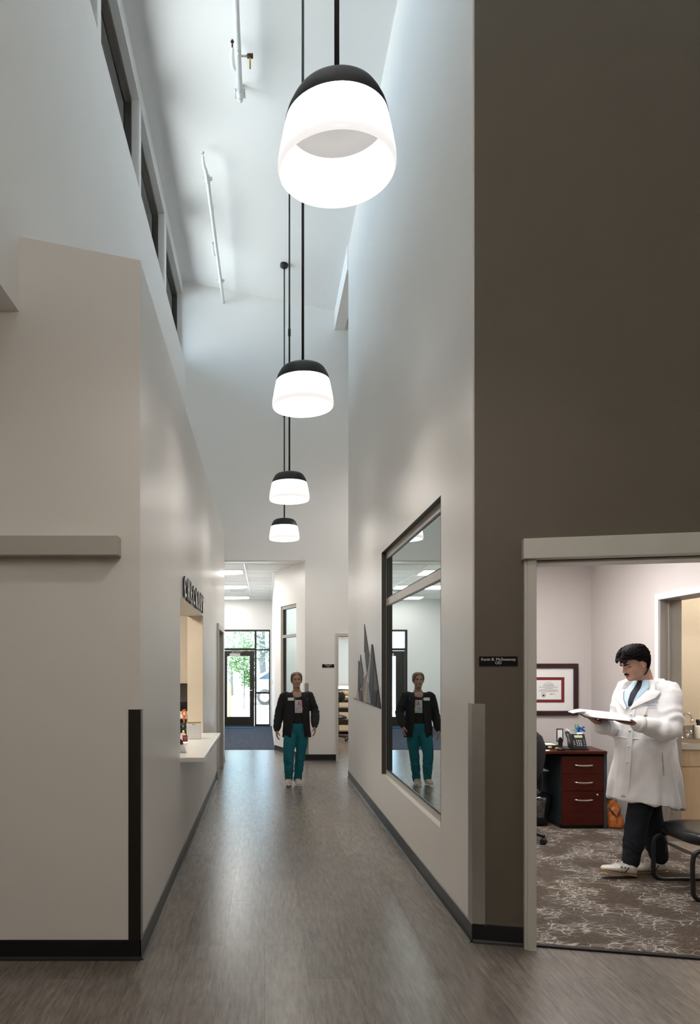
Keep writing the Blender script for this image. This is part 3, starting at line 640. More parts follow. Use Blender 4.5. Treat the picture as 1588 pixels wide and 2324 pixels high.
# ================================================================== sprinkler pipes
t = thing('sprinkler_pipe', 'white sprinkler pipe with bronze valve, high near the top edge', 'pipe', (-.262, 6.6, 7.75))
m = MB(); m.cyl((-.262, 4.6, 7.75), (-.262, 7.70, 7.75), .029, 20); m.obj('pipe', 'white', t)
m = MB(); m.cyl((-.262, 7.62, 7.75), (-.262, 7.70, 7.75), .040, 20); m.box(-.318, -.206, 7.64, 7.68, 7.735, 7.765); m.cyl((-.312, 7.60, 7.75), (-.312, 7.72, 7.75), .008, 10); m.cyl((-.212, 7.60, 7.75), (-.212, 7.72, 7.75), .008, 10)
m.tube([(-.262, 7.68, 7.75), (-.262, 7.76, 7.765), (-.262, 7.78, 7.84), (-.262, 7.78, ceil_z(-.262) + .01)], .029); m.obj('coupling', 'white', t)
m = MB(); m.cyl((-.262, 7.12, 7.75), (-.262, 7.12, 7.71), .014, 6); m.cyl((-.262, 7.12, 7.722), (-.262, 7.12, 7.712), .024, 16); m.obj('plug', 'white', t)
m = MB(); m.cyl((-.262, 7.20, 7.76), (-.165, 7.20, 7.76), .011, 12); m.obj('branch', 'white', t)
m = MB(); m.cyl((-.175, 7.20, 7.76), (-.115, 7.20, 7.76), .022, 8); v = m.obj('valve', 'rust', t)
m = MB(); m.obox((-.145, 7.20, 7.69), (.009, 0, 0), (0, .006, 0), (0, 0, .06)); m.obj('valve_handle', 'brass', v, bevel=.003)
m = MB(); m.tube([(-.27, 7.35, 7.75), (-.315, 7.34, 7.76), (-.33, 7.28, 7.79), (-.325, 7.22, 7.84)], [.016, .022, .026, .018]); m.obj('elbow', 'white', t)
m = MB(); m.cyl((-.325, 7.215, 7.83), (-.325, 7.205, 7.93), .008, 10); m.lathe([(.0, 0), (.018, 0), (.018, .006), (.0, .006)], (-.325, 7.205, 7.905), 14); m.obj('sprinkler_head', 'rust', t)
t = thing('sprinkler_pipe', 'thin white sprinkler pipe running to the top of the far wall', 'pipe', (-.74, 10.5, 7.8))
pa, pb = Vector((wx(470, 9.0), 9.0, wz(402, 9.0))), Vector((wx(507, 12.13), 12.14, wz(686, 12.13)))
d = (pb - pa)
m = MB(); m.cyl(pa, pb, .026, 18); m.obj('pipe', 'white', t)
def clamp_at(f, nm='coupling'):
    c = pa + d * f; m = MB(); m.cyl(c - d * .012, c + d * .012, .037, 18); m.obox(c, (.062, 0, 0), (0, .016, 0), (0, 0, .014)); m.cyl(c + Vector((-.055, -.03, 0)), c + Vector((-.055, .03, 0)), .008, 8); m.cyl(c + Vector((.055, -.03, 0)), c + Vector((.055, .03, 0)), .008, 8)
    m.obj(nm, 'white', t)
clamp_at(.01); clamp_at(.78)
m = MB(); m.tube([pa, pa + Vector((-.01, -.10, .01)), pa + Vector((-.03, -.14, .05)), pa + Vector((-.04, -.16, .14))], [.027, .026, .022, .018]); m.obj('elbow', 'white', t)
e = pa + Vector((-.04, -.16, .14)); m = MB(); m.cyl(e, e + Vector((0, -.01, .06)), .009, 10); m.lathe([(.0, 0), (.02, 0), (.02, .006), (.0, .006)], e + Vector((0, -.01, .045)), 14); m.obj('sprinkler_head', 'chrome', t)
c = pa + d * .55; m = MB(); m.tube([c + Vector((0, .06, 0)), c + Vector((-.05, 0, .01)), c + Vector((-.06, -.06, .05)), c + Vector((-.06, -.08, .10))], [.014, .02, .018, .014]); m.obj('elbow', 'white', t)
e = c + Vector((-.06, -.08, .10)); m = MB(); m.cyl(e, e + Vector((0, 0, .05)), .008, 10); m.lathe([(.0, 0), (.018, 0), (.018, .006), (.0, .006)], e + Vector((0, 0, .035)), 14); m.obj('sprinkler_head', 'chrome', t)
for f in (.3, .9):
    c = pa + d * f; m = MB(); m.cyl(c, (c.x, c.y, ceil_z(c.x) + .005), .006, 8); m.obj('hanger_rod', 'white', t)

# ================================================================== corner guards
def guard(name, label, pts, z0, z1, mat='steel'):
    m = MB().prism([(p[0], p[1], z0) for p in pts], (0, 0, z1 - z0)); return tag(m.obj(name, mat, merge=True), label, 'corner guard')
e = .004; g = .0635
guard('corner_guard', 'metal corner guard with painted dark reflection on the beige wall end near the checkout counter', [(XL - g, YB - e), (XL + e, YB - e), (XL + e, YB + g), (XL, YB + g), (XL, YB), (XL - g, YB)], .108, 1.366, 'steel_reflect_dark')
p = lambda s, o: tuple(acc(s, o))[:2]
guard('corner_guard', 'brushed metal corner guard on the corner beside the office name plate', [p(-.008, e), p(g, e), p(g, 0), p(-.004, 0), (XR, 4.16 + g), (XR - e, 4.16 + g)], .108, 1.385)
guard('corner_guard', 'short metal corner guard behind the walking person', [(.69 - e, YF - e), (.69 + .06, YF - e), (.69 + .06, YF), (.69, YF), (.69 - .02, YF + .05), (.69 - .02 - e, YF + .05)], .108, 1.32)

# ================================================================== signs
t = thing('name_plate', 'black office name plate with white lettering on the dark taupe wall', 'sign', tuple(acc(s_of(1130), 0, 1.63)))
sa, sb = s_of(1087), s_of(1174)
MB().prism([tuple(acc(sa, 0, 1.604)), tuple(acc(sb, 0, 1.604)), tuple(acc(sb, .006, 1.604)), tuple(acc(sa, .006, 1.604))], (0, 0, .055)).obj('plate', 'plate', t)
m = MB(); sm = (sa + sb) / 2
text_to(m, 'Kevin B. McSweeney', .0228, acc(sm, .0066, 1.6415), AD, (0, 0, 1)); text_to(m, 'OD', .0228, acc(sm, .0066, 1.6215), AD, (0, 0, 1))
m.obj('lettering', 'letter_white', t)
t = thing('name_plate', 'small black name plate on the far wall beside the doorway', 'sign', (wx(744, YF), YF, wz(1511, YF)))
MB().box(wx(731, YF), wx(758, YF), YF - .006, YF, wz(1515, YF), wz(1507.5, YF)).obj('plate', 'plate', t)
m = MB(); text_to(m, 'Dean Case', .026, (wx(744.5, YF), YF - .0068, wz(1509.6, YF)), (1, 0, 0), (0, 0, 1)); text_to(m, 'OD', .022, (wx(744.5, YF), YF - .0068, wz(1512.8, YF)), (1, 0, 0), (0, 0, 1)); m.obj('lettering', 'letter_white', t)

# CHECKOUT letters (slab serif, white faces, black sides)
t = thing('wall_lettering', 'raised CHECKOUT letters over the counter opening', 'sign', (XL, 6.87, 2.26))
zb, zt = 2.178, 2.362; hh = zt - zb; d0, d1 = XL + .006, XL + .019
ya, yb = 5.90, 7.84; adv = (yb - ya) / 8; W = adv * .80; st = .052; sr = .026
def letter(ch, y0):
    m = MB()
    def bar(a, b, c, d):   # width a..b (0..1), height c..d (metres)
        m.box(d0, d1, y0 + a, y0 + b, zb + c, zb + d)
    def poly(pts): m.prism([(d0, y0 + a, zb + b) for a, b in pts], (d1 - d0, 0, 0))
    def arc(a0, a1, n=22, cx=W / 2, cz=hh / 2, rx=W / 2, rz=hh / 2):
        wi, hi = rx - st * .95, rz - .026
        for i in range(n):
            p, q = R(a0 + (a1 - a0) * i / n), R(a0 + (a1 - a0) * (i + 1) / n)
            poly([(cx + rx * math.cos(p), cz + rz * math.sin(p)), (cx + rx * math.cos(q), cz + rz * math.sin(q)), (cx + wi * math.cos(q), cz + hi * math.sin(q)), (cx + wi * math.cos(p), cz + hi * math.sin(p))])
    if ch == 'C': arc(40, 320); bar(W * .80, W * .96, hh * .62, hh * .93)
    elif ch == 'O': arc(0, 360, 30)
    elif ch == 'U':
        bar(.015, st + .015, hh * .38, hh); bar(W - st - .015, W - .015, hh * .38, hh); arc(180, 360, 14, cz=hh * .40, rx=W / 2 - .015, rz=hh * .40); bar(0, st + .035, hh - sr, hh); bar(W - st - .035, W, hh - sr, hh)
    elif ch == 'H':
        bar(.02, st + .02, 0, hh); bar(W - st - .02, W - .02, 0, hh); bar(st, W - st, hh * .43, hh * .58)
        for z in (0, hh - sr): bar(0, st + .04, z, z + sr); bar(W - st - .04, W, z, z + sr)
    elif ch == 'E':
        bar(.02, st + .02, 0, hh); bar(0, W * .92, 0, sr); bar(0, W * .92, hh - sr, hh); bar(st, W * .7, hh * .44, hh * .57); bar(W * .78, W * .92, sr, hh * .30); bar(W * .78, W * .92, hh * .70, hh - sr)
    elif ch == 'K':
        bar(.02, st + .02, 0, hh); poly([(st, hh * .36), (W - st - .02, hh), (W - .01, hh), (st, hh * .60)]); poly([(W * .42, hh * .56), (W * .60, hh * .72), (W, 0), (W - st - .03, 0)])
        for z in (0, hh - sr): bar(0, st + .04, z, z + sr); bar(W - st - .06, W, z, z + sr)
    elif ch == 'T':
        bar(W / 2 - st / 2, W / 2 + st / 2, 0, hh); bar(0, W, hh - sr * 1.1, hh); bar(0, .035, hh * .66, hh); bar(W - .035, W, hh * .66, hh); bar(W / 2 - st, W / 2 + st, 0, sr)
    me = m.mesh('letter')
    o = link('letter', me, ['black', 'letter_white'], t)
    for p in me.polygons:
        if p.normal.x > .9 or p.normal.x < -.9: p.material_index = 1 if (p.center.x + t.location.x) > (d0 + d1) / 2 else 0
    m2 = MB(); m2.box(XL, d0 + .002, y0 + W / 2 - .006, y0 + W / 2 + .006, zb + hh / 2 - .006, zb + hh / 2 + .006); m2.obj('stud', 'black', o)
for i, ch in enumerate('CHECKOUT'): letter(ch, ya + i * adv)

# mountain art
t = thing('mountain_wall_art', 'wooden mountain silhouette of triangular grey and pink pieces on the right wall', 'wall art', (XR, 8.4, 1.2))
def zpx(q): return (700 + q[0] / 6.833, 1420 + q[1] / 6.833)
def onwall(q, off=0.0):
    x, y = zpx(q); Y = XR * F / (x - CX); return (XR - off, Y, wz(y, Y))
ART = [('wood_ash', [(870, -25), (950, 480), (912, 735), (868, 400)]), ('wood_whitewash', [(880, 420), (868, 402), (862, 830), (908, 742)]), ('wood_slate', [(812, 450), (866, 822), (830, 990), (797, 780)]),
       ('wood_ash', [(777, 540), (790, 548), (825, 858), (800, 1010), (771, 958)]), ('wood_blush', [(766, 992), (742, 1137), (796, 1154)]), ('wood_ash', [(773, 966), (799, 1155), (850, 1174), (829, 994), (801, 1014)]),
       ('wood_driftwood', [(866, 826), (910, 744), (856, 1178), (832, 992)]), ('wood_blush', [(952, 478), (984, 300), (977, 728), (946, 558)]), ('wood_blush', [(908, 800), (919, 866), (913, 1198), (860, 1182)]),
       ('wood_mist', [(944, 562), (976, 734), (945, 898), (914, 742)]), ('wood_mist', [(943, 922), (974, 1218), (917, 1200), (921, 872)]), ('wood_ash', [(987, 288), (1022, 560), (1012, 1000), (979, 1214), (944, 950)]),
       ('wood_charcoal', [(989, 285), (1000, 300), (1130, 1287), (1088, 1010)]), ('wood_slate', [(1026, 600), (1083, 988), (1016, 1002)]), ('wood_charcoal', [(1014, 1008), (1083, 996), (1052, 1252), (982, 1218)]), ('wood_ash', [(1086, 1010), (1124, 1282), (1056, 1256)])]
for i, (mn, q) in enumerate(ART):
    m = MB().prism([onwall(p) for p in q], (-.0065 - .0012 * (i % 3), 0, 0)); m.obj('wood_piece', mn, t, merge=True)
m = MB().prism([onwall((706, 1120)), onwall((1128, 1284)), onwall((1128, 1290)), onwall((706, 1126))], (-.009, 0, 0)); m.obj('base_rail', 'black', t, merge=True)

# ================================================================== checkout counter and its things
tag(MB().box(-1.25, -.487, 5.755, 7.905, .829, .867).obj('counter_top', 'counter', bevel=.004), 'white stone checkout counter projecting from the left wall', 'counter')
t = thing('desk_calendar', 'tent calendar with brown back standing on the checkout counter', 'calendar', (-.73, 7.2, .867))
def tilt(c, w, h, lean, yaw, th):   # leaning sheet: returns oriented axes
    u = Vector((math.cos(yaw), math.sin(yaw), 0)); f = Vector((math.sin(yaw), -math.cos(yaw), 0)); up = Vector((0, 0, math.cos(lean))) - f * math.sin(lean)
    n = u.cross(up); return u, up.normalized(), n.normalized()
c0 = Vector((wx(440, 7.2), 7.22, .868)); u, up, n = tilt(c0, .15, .17, R(16), R(12), .004)
m = MB(); m.obox(c0 + up * .086, u * .074, up * .086, n * .004); m.obj('cover_board', 'wood_light', t)
m = MB(); m.obox(c0 + up * .082 + n * .006, u * .072, up * .080, n * .003); pg = m.obj('page', 'paper', t)
m = MB(); text_to(m, 'MAY', .016, c0 + up * .145 + n * .0096, u, up)
for r in range(6):
    for k in range(7): m.obox(c0 + up * (.122 - r * .020) + u * (-.06 + k * .02) + n * .0096, u * .0032, up * .0022, n * .0003)
m.obj('printed_dates', 'ink', pg)
m = MB(); m.obox(c0 + up * .168 + n * .006, u * .074, up * .005, n * .006); m.obj('binding', 'brass', t)
u2 = u; up2 = (Vector((0, 0, math.cos(R(22)))) + Vector((math.sin(R(12)), -math.cos(R(12)), 0)) * math.sin(R(22))).normalized()
m = MB(); cb = c0 + Vector((math.sin(R(12)) * -.11, math.cos(R(12)) * .11, 0)); m.obox(cb + up2 * .088, u * .074, up2 * .088, u.cross(up2) * .003); m.obj('rear_leg', 'leather_dk', t)
t = thing('card_stand', 'small dark red card stand on the counter beside the calendar', 'card stand', (-.80, 6.98, .867))
c1 = Vector((wx(420.5, 7.0), 6.98, .868)); u, up, n = tilt(c1, 0, 0, R(12), R(14), 0)
m = MB(); m.obox(c1 + up * .030, u * .024, up * .030, n * .006); m.obj('card', 'red', t)
m = MB(); text_to(m, 'THANK', .011, c1 + up * .040 + n * .0066, u, up); text_to(m, 'YOU', .011, c1 + up * .022 + n * .0066, u, up); m.obj('lettering', 'paper', t)
tag(MB().prism([(-.86, 6.72, .868), (-.73, 6.76, .868), (-.74, 6.90, .868), (-.88, 6.88, .868)], (0, 0, .006)).obj('paper_stack', 'paper', merge=True), 'loose papers on the counter in front of the red card', 'papers')
tag(MB().lathe([(.0, 0), (.035, 0), (.035, .012), (.026, .034), (.012, .046), (.0, .048)], (-.80, 6.72, .875), 18).obj('stapler', 'blackplastic'), 'small black object on the counter by the opening edge', 'desk item')
t = thing('sign_holder', 'clear acrylic sign holder at the near end of the counter', 'sign holder', (-.70, 6.05, .867))
m = MB().prism([(-.735, 6.03, .868), (-.668, 6.06, .868), (-.664, 6.10, .868), (-.735, 6.12, .868)], (0, 0, .004)); m.obj('foot', 'acrylic', t, merge=True)
m = MB().prism([(-.735, 6.03, .872), (-.668, 6.06, .872), (-.685, 6.085, .93), (-.735, 6.06, .935)], (.003, -.004, 0)); m.obj('panel', 'acrylic', t, merge=True)
# inside the checkout room
t = thing('wall_cabinet', 'pale wood upper cabinet inside the checkout room', 'cabinet', (-1.8, 9.24, 1.38))
MB().box(-2.6, -.90, 9.08, 9.42, 1.385, 2.24).obj('cabinet_body', 'wood_pale', t)
for k in range(4): MB().box(-2.598 + k * .425, -2.598 + k * .425 + .42, 9.06, 9.08, 1.39, 2.235).obj('cabinet_door', 'wood_pale', t)
tag(MB().box(-2.6, -.90, 9.395, 9.42, 1.10, 1.385).obj('backsplash', 'trim_dark'), 'grey-brown wall panel under the upper cabinet', 'panel')
t = thing('base_cabinet', 'dark base cabinet and worktop inside the checkout room', 'cabinet', (-1.8, 9.1, 0))
MB().box(-2.6, -.90, 8.75, 9.39, 0, .72).obj('cabinet_body', 'wood_pale', t); MB().box(-2.62, -.88, 8.72, 9.39, .72, .76).obj('worktop', 'black', t)
tag(MB().box(-1.6, -.92, 9.20, 9.26, .80, 1.16).obj('monitor', 'blackplastic', bevel=.01), 'black screen standing below the backsplash', 'monitor')
t = thing('paper_tray', 'pale letter tray with papers inside the checkout room', 'tray', (-1.05, 8.6, 1.0))
m = MB(); m.box(-1.25, -.915, 8.40, 8.80, .985, 1.0); m.box(-1.25, -.915, 8.79, 8.80, 1.0, 1.05); m.box(-.925, -.915, 8.4, 8.79, 1.0, 1.03); m.obj('tray', 'trim', t); MB().box(-1.22, -.94, 8.45, 8.78, 1.0, 1.022).obj('paper', 'paper', t)
for zz in (.775, ): MB().box(-1.24, -1.20, 8.7, 8.78, .76, .985).obj('leg', 'trim', t); MB().box(-.96, -.925, 8.73, 8.79, .76, .985).obj('leg', 'trim', t)
t = thing('scissors', 'orange-handled scissors upright behind the calendar', 'scissors', (-.95, 8.3, .87))
m = MB(); sx = wx(417.5, 8.3)
for dx in (-.008, .010): m.tube([(sx + dx, 8.3, 1.02), (sx + dx * 2.4, 8.3, 1.06), (sx + dx * 1.4, 8.3, 1.10), (sx + dx * .3, 8.3, 1.085)], .007)
m.tube([(sx, 8.3, .97), (sx, 8.3, 1.03)], [.013, .011], sub=1); m.obj('handle', 'orange', t)
MB().obox((sx, 8.3, .92), (.006, 0, 0), (0, .002, 0), (0, 0, .06)).obj('blade', 'chrome', t)
t = thing('pen_cup', 'black pen cup holding the orange scissors', 'pen cup', (-.95, 8.3, .76)); MB().lathe([(.0, .760), (.036, .760), (.038, .95), (.034, .95), (.032, .77), (.0, .77)], (sx, 8.3, 0), 20).obj('cup', 'blackplastic', t)
t = thing('writing_desk', 'black desk behind the checkout counter', 'desk', (-1.25, 8.3, 0)); MB().box(-1.6, -.90, 7.95, 8.7, .71, .758).obj('desk_top', 'black', t, bevel=.004)
for x_ in (-1.58, -.92): MB().box(x_ - .015, x_ + .015, 8.0, 8.65, 0, .71).obj('leg', 'black', t)
t = thing('headset', 'black headset with a yellow tip lying by the calendar', 'headset', (-.92, 7.75, .87)); m = MB(); hx = wx(412, 7.6)
m.tube([(hx - .03, 7.62, .90), (hx - .02, 7.62, .97), (hx + .02, 7.62, .98), (hx + .045, 7.62, .92)], .006); m.ell((hx + .045, 7.62, .91), .018, .02, .028); m.ell((hx - .03, 7.62, .895), .018, .02, .028); m.obj('band', 'blackplastic', t); MB().ell((hx + .02, 7.60, .905), .012, .012, .02).obj('tip', 'yellow', t)

# light switches
def switch(label, c, n, u):
    t = thing('light_switch', label, 'light switch', c); c = Vector(c); n = Vector(n); u = Vector(u)
    MB().obox(c + n * .003, u * .037, n * .003, Vector((0, 0, .06))).obj('switch_plate', 'white_trim', t, bevel=.002); MB().obox(c + n * .007, u * .016, n * .003, Vector((0, 0, .033))).obj('rocker', 'trim_dark', t)
switch('light switch on the left wall past the dark door', (XL, 11.72, wz(1573, 11.72)), (1, 0, 0), (0, 1, 0))
yv = .195 * F / 19.6; switch('light switch on the right wall near the glass entrance', (.195, 16.6, wz(1548, 16.6)), (-1, 0, 0), (0, 1, 0))

# ================================================================== vestibule fittings
for k, (ya, yb, xa, xb, lb) in enumerate([(13.17, 13.76, -1.56, -.40, 'ceiling light panel nearest the corridor in the entrance lobby'), (15.65, 16.24, -1.56, -.37, 'middle ceiling light panel of the entrance lobby'), (18.12, 18.71, -1.56, -.37, 'ceiling light panel closest to the glass entrance')]):
    t = thing('ceiling_light', lb, 'ceiling light', ((xa + xb) / 2, (ya + yb) / 2, 3.39), 0, 'lobby ceiling lights')
    MB().box(xa, xb, ya, yb, 3.378, 3.394).obj('frame', 'white', t, bevel=.003)
    m = MB(); n = 8; ring = []
    for i in range(n + 1):
        a = math.pi * i / n; ring.append((3.378 - .018 * math.sin(a)))
    for i in range(n):
        x0_, x1_ = xa + .03 + (xb - xa - .06) * i / n, xa + .03 + (xb - xa - .06) * (i + 1) / n
        m.add([(x0_, ya + .03, ring[i]), (x1_, ya + .03, ring[i + 1]), (x1_, yb - .03, ring[i + 1]), (x0_, yb - .03, ring[i])], [(3, 2, 1, 0)], 0, True)
    m.obj('diffuser', 'troffer', t)
t = thing('air_vent', 'slotted ceiling vent beyond the middle light panel', 'vent', (-.62, 16.75, 3.38))
MB().box(-.82, -.42, 16.45, 16.95, 3.376, 3.392).obj('frame', 'white', t); m = MB()
for k in range(9): m.box(-.79 + k * .042, -.79 + k * .042 + .02, 16.5, 16.9, 3.370, 3.377)
m.obj('slots', 'black', t)
tag(MB().prism([(-1.3, 18.35, .008), (wx(575, 18.35), 18.35, .008), (wx(580, 19.0), 19.02, .008), (-1.3, 19.02, .008)], (0, 0, .010)).obj('floor_mat', 'mat_blue', merge=True, bevel=.004), 'blue floor mat just inside the entrance door', 'mat')

# ================================================================== far room
t = thing('roller_blind', 'white roller blind drawn down in the far room window', 'blind', (2.15, 17.46, 2.4))
MB().box(1.58, 2.72, 17.40, 17.42, 1.16, 2.35).obj('blind_cloth', 'blind', t); MB().box(1.58, 2.72, 17.38, 17.46, 2.04, 2.10).obj('bottom_bar', 'trim', t) if False else None
MB().box(1.57, 2.73, 17.36, 17.48, 2.35, 2.44).obj('cassette', 'trim', t); MB().box(1.58, 2.72, 17.395, 17.425, 1.13, 1.16).obj('bottom_bar', 'white', t)
t = thing('bookcase', 'grey open shelf unit below the far room window', 'shelf', (2.1, 17.2, 0))
for zz in (.06, .34, .62, .82): MB().box(1.66, 2.6, 16.95, 17.45, zz, zz + .025).obj('shelf', 'trim_dark', t)
for xx in (1.66, 2.12, 2.58): MB().box(xx - .012, xx + .012, 16.95, 17.45, 0, .82).obj('side_panel', 'trim_dark', t)
m = MB()
for i, (zz, hh_) in enumerate(((.085, .12), (.365, .15), (.645, .10))):
    for k in range(1):
        x0_ = 1.70 + k * .47; tag(MB().box(x0_, x0_ + .34, 17.0, 17.35, zz, zz + hh_).obj('storage_box', 'cream', bevel=.005), ['white paper stack on the lowest shelf below the window', 'white paper box on the middle shelf below the window', 'white paper tray on the upper shelf below the window'][i], 'box')
def pillow(name, mat, c, rx, ry, rz, label):
    m = MB().ell(c, rx, ry, rz, 24, 12); me = remesh(m, .02, 2); return tag(link(name, me, mat), label, 'cloth')
pillow('folded_cloth', 'towel', (1.95, 17.18, .97), .30, .20, .065, 'folded pale yellow cloth below the far room window'); pillow('folded_cloth', 'paper', (1.98, 17.18, .873), .32, .22, .045, 'white folded cloth under the pale yellow one')
t = thing('stool', 'black swivel stool partly hidden by the far doorway frame', 'stool', (wx(768, 15.5), 15.5, 0)); sx, sy = wx(766.5, 15.5), 15.5
m = MB(); m.ell((sx, sy, .50), .20, .20, .06); m.obj('seat', 'seat', t); m = MB(); m.ell((sx + .02, sy + .15, .95), .16, .05, .13); m.cyl((sx + .02, sy + .16, .5), (sx + .02, sy + .16, .9), .02); m.obj('backrest', 'seat', t)
m = MB(); m.cyl((sx, sy, .08), (sx, sy, .46), .022); m.obj('column', 'black', t)
for k in range(5):
    a = R(72 * k + 20); m = MB(); m.tube([(sx, sy, .10), (sx + .25 * math.cos(a), sy + .25 * math.sin(a), .075)], [.02, .014], sub=1); m.ell((sx + .25 * math.cos(a), sy + .25 * math.sin(a), .03), .03, .03, .03, 14, 8); m.obj('leg', 'black', t)

# ================================================================== office
OY = 7.93
t = thing('framed_diploma', 'dark red framed diploma on the office wall', 'framed certificate', (wx(1262, OY), OY, wz(1565, OY)))
fx1 = wx(1310, OY); fz1, fz0 = wz(1506, OY), wz(1623.5, OY); fx0 = fx1 - .74
m = MB(); b = .052; yf = OY - .035
for (a0, a1, c0_, c1_) in ((fx0, fx1, fz1 - b, fz1), (fx0, fx1, fz0, fz0 + b), (fx0, fx0 + b, fz0 + b, fz1 - b), (fx1 - b, fx1, fz0 + b, fz1 - b)): m.box(a0, a1, yf, OY, c0_, c1_)
m.obj('frame', 'oxblood', t, bevel=.008)
MB().box(fx0 + b, fx1 - b, OY - .012, OY - .002, fz0 + b, fz1 - b).obj('mat_board', 'paper', t)
rx1, rz1, rz0 = wx(1279, OY), wz(1537, OY), wz(1594, OY); rx0 = rx1 - .335
MB().box(rx0, rx1, OY - .016, OY - .012, rz0, rz1).obj('inner_border', 'black', t)
MB().box(rx0 + .004, rx1 - .004, OY - .018, OY - .016, rz0 + .004, rz1 - .004).obj('inner_mat', 'red', t)
cx1, cz1, cz0 = wx(1271.5, OY), wz(1543.5, OY), wz(1587.5, OY); cx0 = cx1 - .278
MB().box(cx0 - .005, cx1 + .005, OY - .0195, OY - .018, cz0 - .005, cz1 + .005).obj('fillet', 'black', t)
cert = MB().box(cx0, cx1, OY - .021, OY - .0195, cz0, cz1).obj('certificate', 'paper', t)
m = MB(); cxm = (cx0 + cx1) / 2; yy = OY - .0215
text_to(m, 'State of California', .0145, (cxm, yy, cz1 - .044), (1, 0, 0), (0, 0, 1)); text_to(m, 'Board of Optometry', .0085, (cxm, yy, cz1 - .022), (1, 0, 0), (0, 0, 1)); text_to(m, 'Kevin McSweeney', .0165, (cxm, yy, cz1 - .062), (1, 0, 0), (0, 0, 1))
text_to(m, 'Doctor of Optometry', .010, (cxm, yy, cz1 - .092), (1, 0, 0), (0, 0, 1))
for k, w_ in ((.076, .115), (.080, .10), (.101, .09), (.111, .115), (.115, .11), (.126, .115), (.130, .08)): m.box(cxm - w_, cxm + w_ * .95, yy - .0003, yy, cz1 - k - .0008, cz1 - k + .0008)
for k, a in ((.152, .03), (.156, .045), (.16, .02)): m.box(cxm + .01, cxm + .01 + a * 1.6, yy - .0003, yy, cz1 - k - .0008, cz1 - k + .0008)
scx, scz = cxm - .058, cz0 + .048
for r_ in (.0255, .019):
    for k in range(28):
        a, b_ = 2 * math.pi * k / 28, 2 * math.pi * (k + 1) / 28
        m.add([(scx + q * math.cos(c_), yy, scz + q * math.sin(c_)) for q, c_ in ((r_, a), (r_, b_), (r_ - .002, b_), (r_ - .002, a))], [(0, 1, 2, 3)])
m.add([(scx - .014, yy, scz - .012), (scx + .014, yy, scz - .012), (scx + .010, yy, scz + .002), (scx, yy, scz + .012), (scx - .009, yy, scz)], [(0, 1, 2, 3, 4)])
m.obj('print', 'ink', cert)

# desk
DY = 7.0
t = thing('desk', 'cherry red desk with three-drawer pedestal and dark grey side panel', 'desk', (2.8, 7.2, 0))
dz1, dz0 = wz(1705, 6.97), wz(1711.5, 6.97); dxr = wx(1378, 6.97)
m = MB().prism([(2.10, 6.97, dz0), (dxr, 6.97, dz0), (wx(1339.5, 7.43), 7.43, dz0), (2.10, 7.43, dz0)], (0, 0, dz1 - dz0)); m.obj('desk_top', 'cherry', t, bevel=.004)
MB().box(wx(1369.4, DY) + .002, wx(1376.8, DY), 7.0, 7.40, 0, dz0).obj('side_panel', 'slate', t); MB().box(2.12, 2.15, 7.0, 7.40, 0, dz0).obj('side_panel', 'slate', t); MB().box(2.15, wx(1369, DY), 7.38, 7.40, .10, dz0).obj('modesty_panel', 'slate', t)
px0, px1 = wx(1274, DY), wx(1369.4, DY)
MB().box(px0, px1, 7.018, 7.37, .05, dz0 - .03).obj('pedestal', 'slate', t); MB().box(px0, px1, 7.05, 7.37, 0, .05).obj('plinth', 'black', t)
for za, zb_ in ((1717, 1756), (1757, 1794.6), (1796, 1873)):
    dr = MB().box(px0 + .003, px1 - .003, 7.0, 7.018, wz(zb_, DY), wz(za, DY)).obj('drawer', 'cherry', t, bevel=.002)
    zh = wz({1717: 1736.5, 1757: 1775.5, 1796: 1815}[za], DY); xa, xb = wx(1303.5, DY), wx(1342, DY)
    m = MB(); m.tube([(xa, 7.0, zh), (xa + .004, 6.978, zh + .001), (xa + .05, 6.970, zh - .003), (xb - .05, 6.970, zh - .003), (xb - .004, 6.978, zh + .001), (xb, 7.0, zh)], [(.006, .006), (.007, .007), (.008, .006), (.008, .006), (.007, .007), (.006, .006)], seg=10); m.obj('handle', 'nickel', dr)
    if za == 1796: m = MB(); m.lathe([(.0, .004), (.006, .004), (.010, .002), (.010, 0)], (wx(1355.5, DY), 7.0, wz(1804, DY)), 18, 0, (0, -1, 0)); m.obj('lock', 'chrome', dr)
# phone
TZ = dz1
t = thing('desk_phone', 'black desk phone with lit green display on the desk', 'phone', (wx(1306, 7.12), 7.14, TZ))
pY = 7.12; X = lambda px, Y=pY: wx(px, Y)
m = MB().prism([(X(1279), pY - .05, TZ), (X(1331.6), pY - .05, TZ), (X(1331.6), pY + .12, TZ), (X(1279), pY + .12, TZ)], (0, 0, .014)); m.obj('base', 'blackplastic', t, bevel=.004)
pt = R(28); up = Vector((0, math.sin(pt), math.cos(pt))); n = Vector((0, -math.cos(pt), math.sin(pt)))
o = Vector(((X(1295) + X(1329)) / 2, pY - .035, TZ + .016)); hw = (X(1329) - X(1295)) / 2; hh = .155
m = MB().prism([tuple(o + Vector((-hw, 0, 0))), tuple(o + Vector((hw, 0, 0))), tuple(o + Vector((hw + .004, 0, 0)) + up * hh), tuple(o + Vector((-hw, 0, 0)) + up * hh)], -n * .03); m.obj('body', 'blackplastic', t, bevel=.005)
m = MB().obox(o + up * .125 + n * .001 + Vector((.01, 0, 0)), (.040, 0, 0), up * .013, n * .0015); m.obj('display', 'lcd', t)
m = MB()
for r_ in range(4):
    for k in range(3): m.obox(o + up * (.082 - r_ * .017) + Vector((-.016 + k * .020, 0, 0)) + n * .002, (.0042, 0, 0), up * .0034, n * .0015)
for r_ in range(3): m.obox(o + up * (.074 - r_ * .017) + Vector((-.045, 0, 0)) + n * .002, (.0045, 0, 0), up * .003, n * .0015)
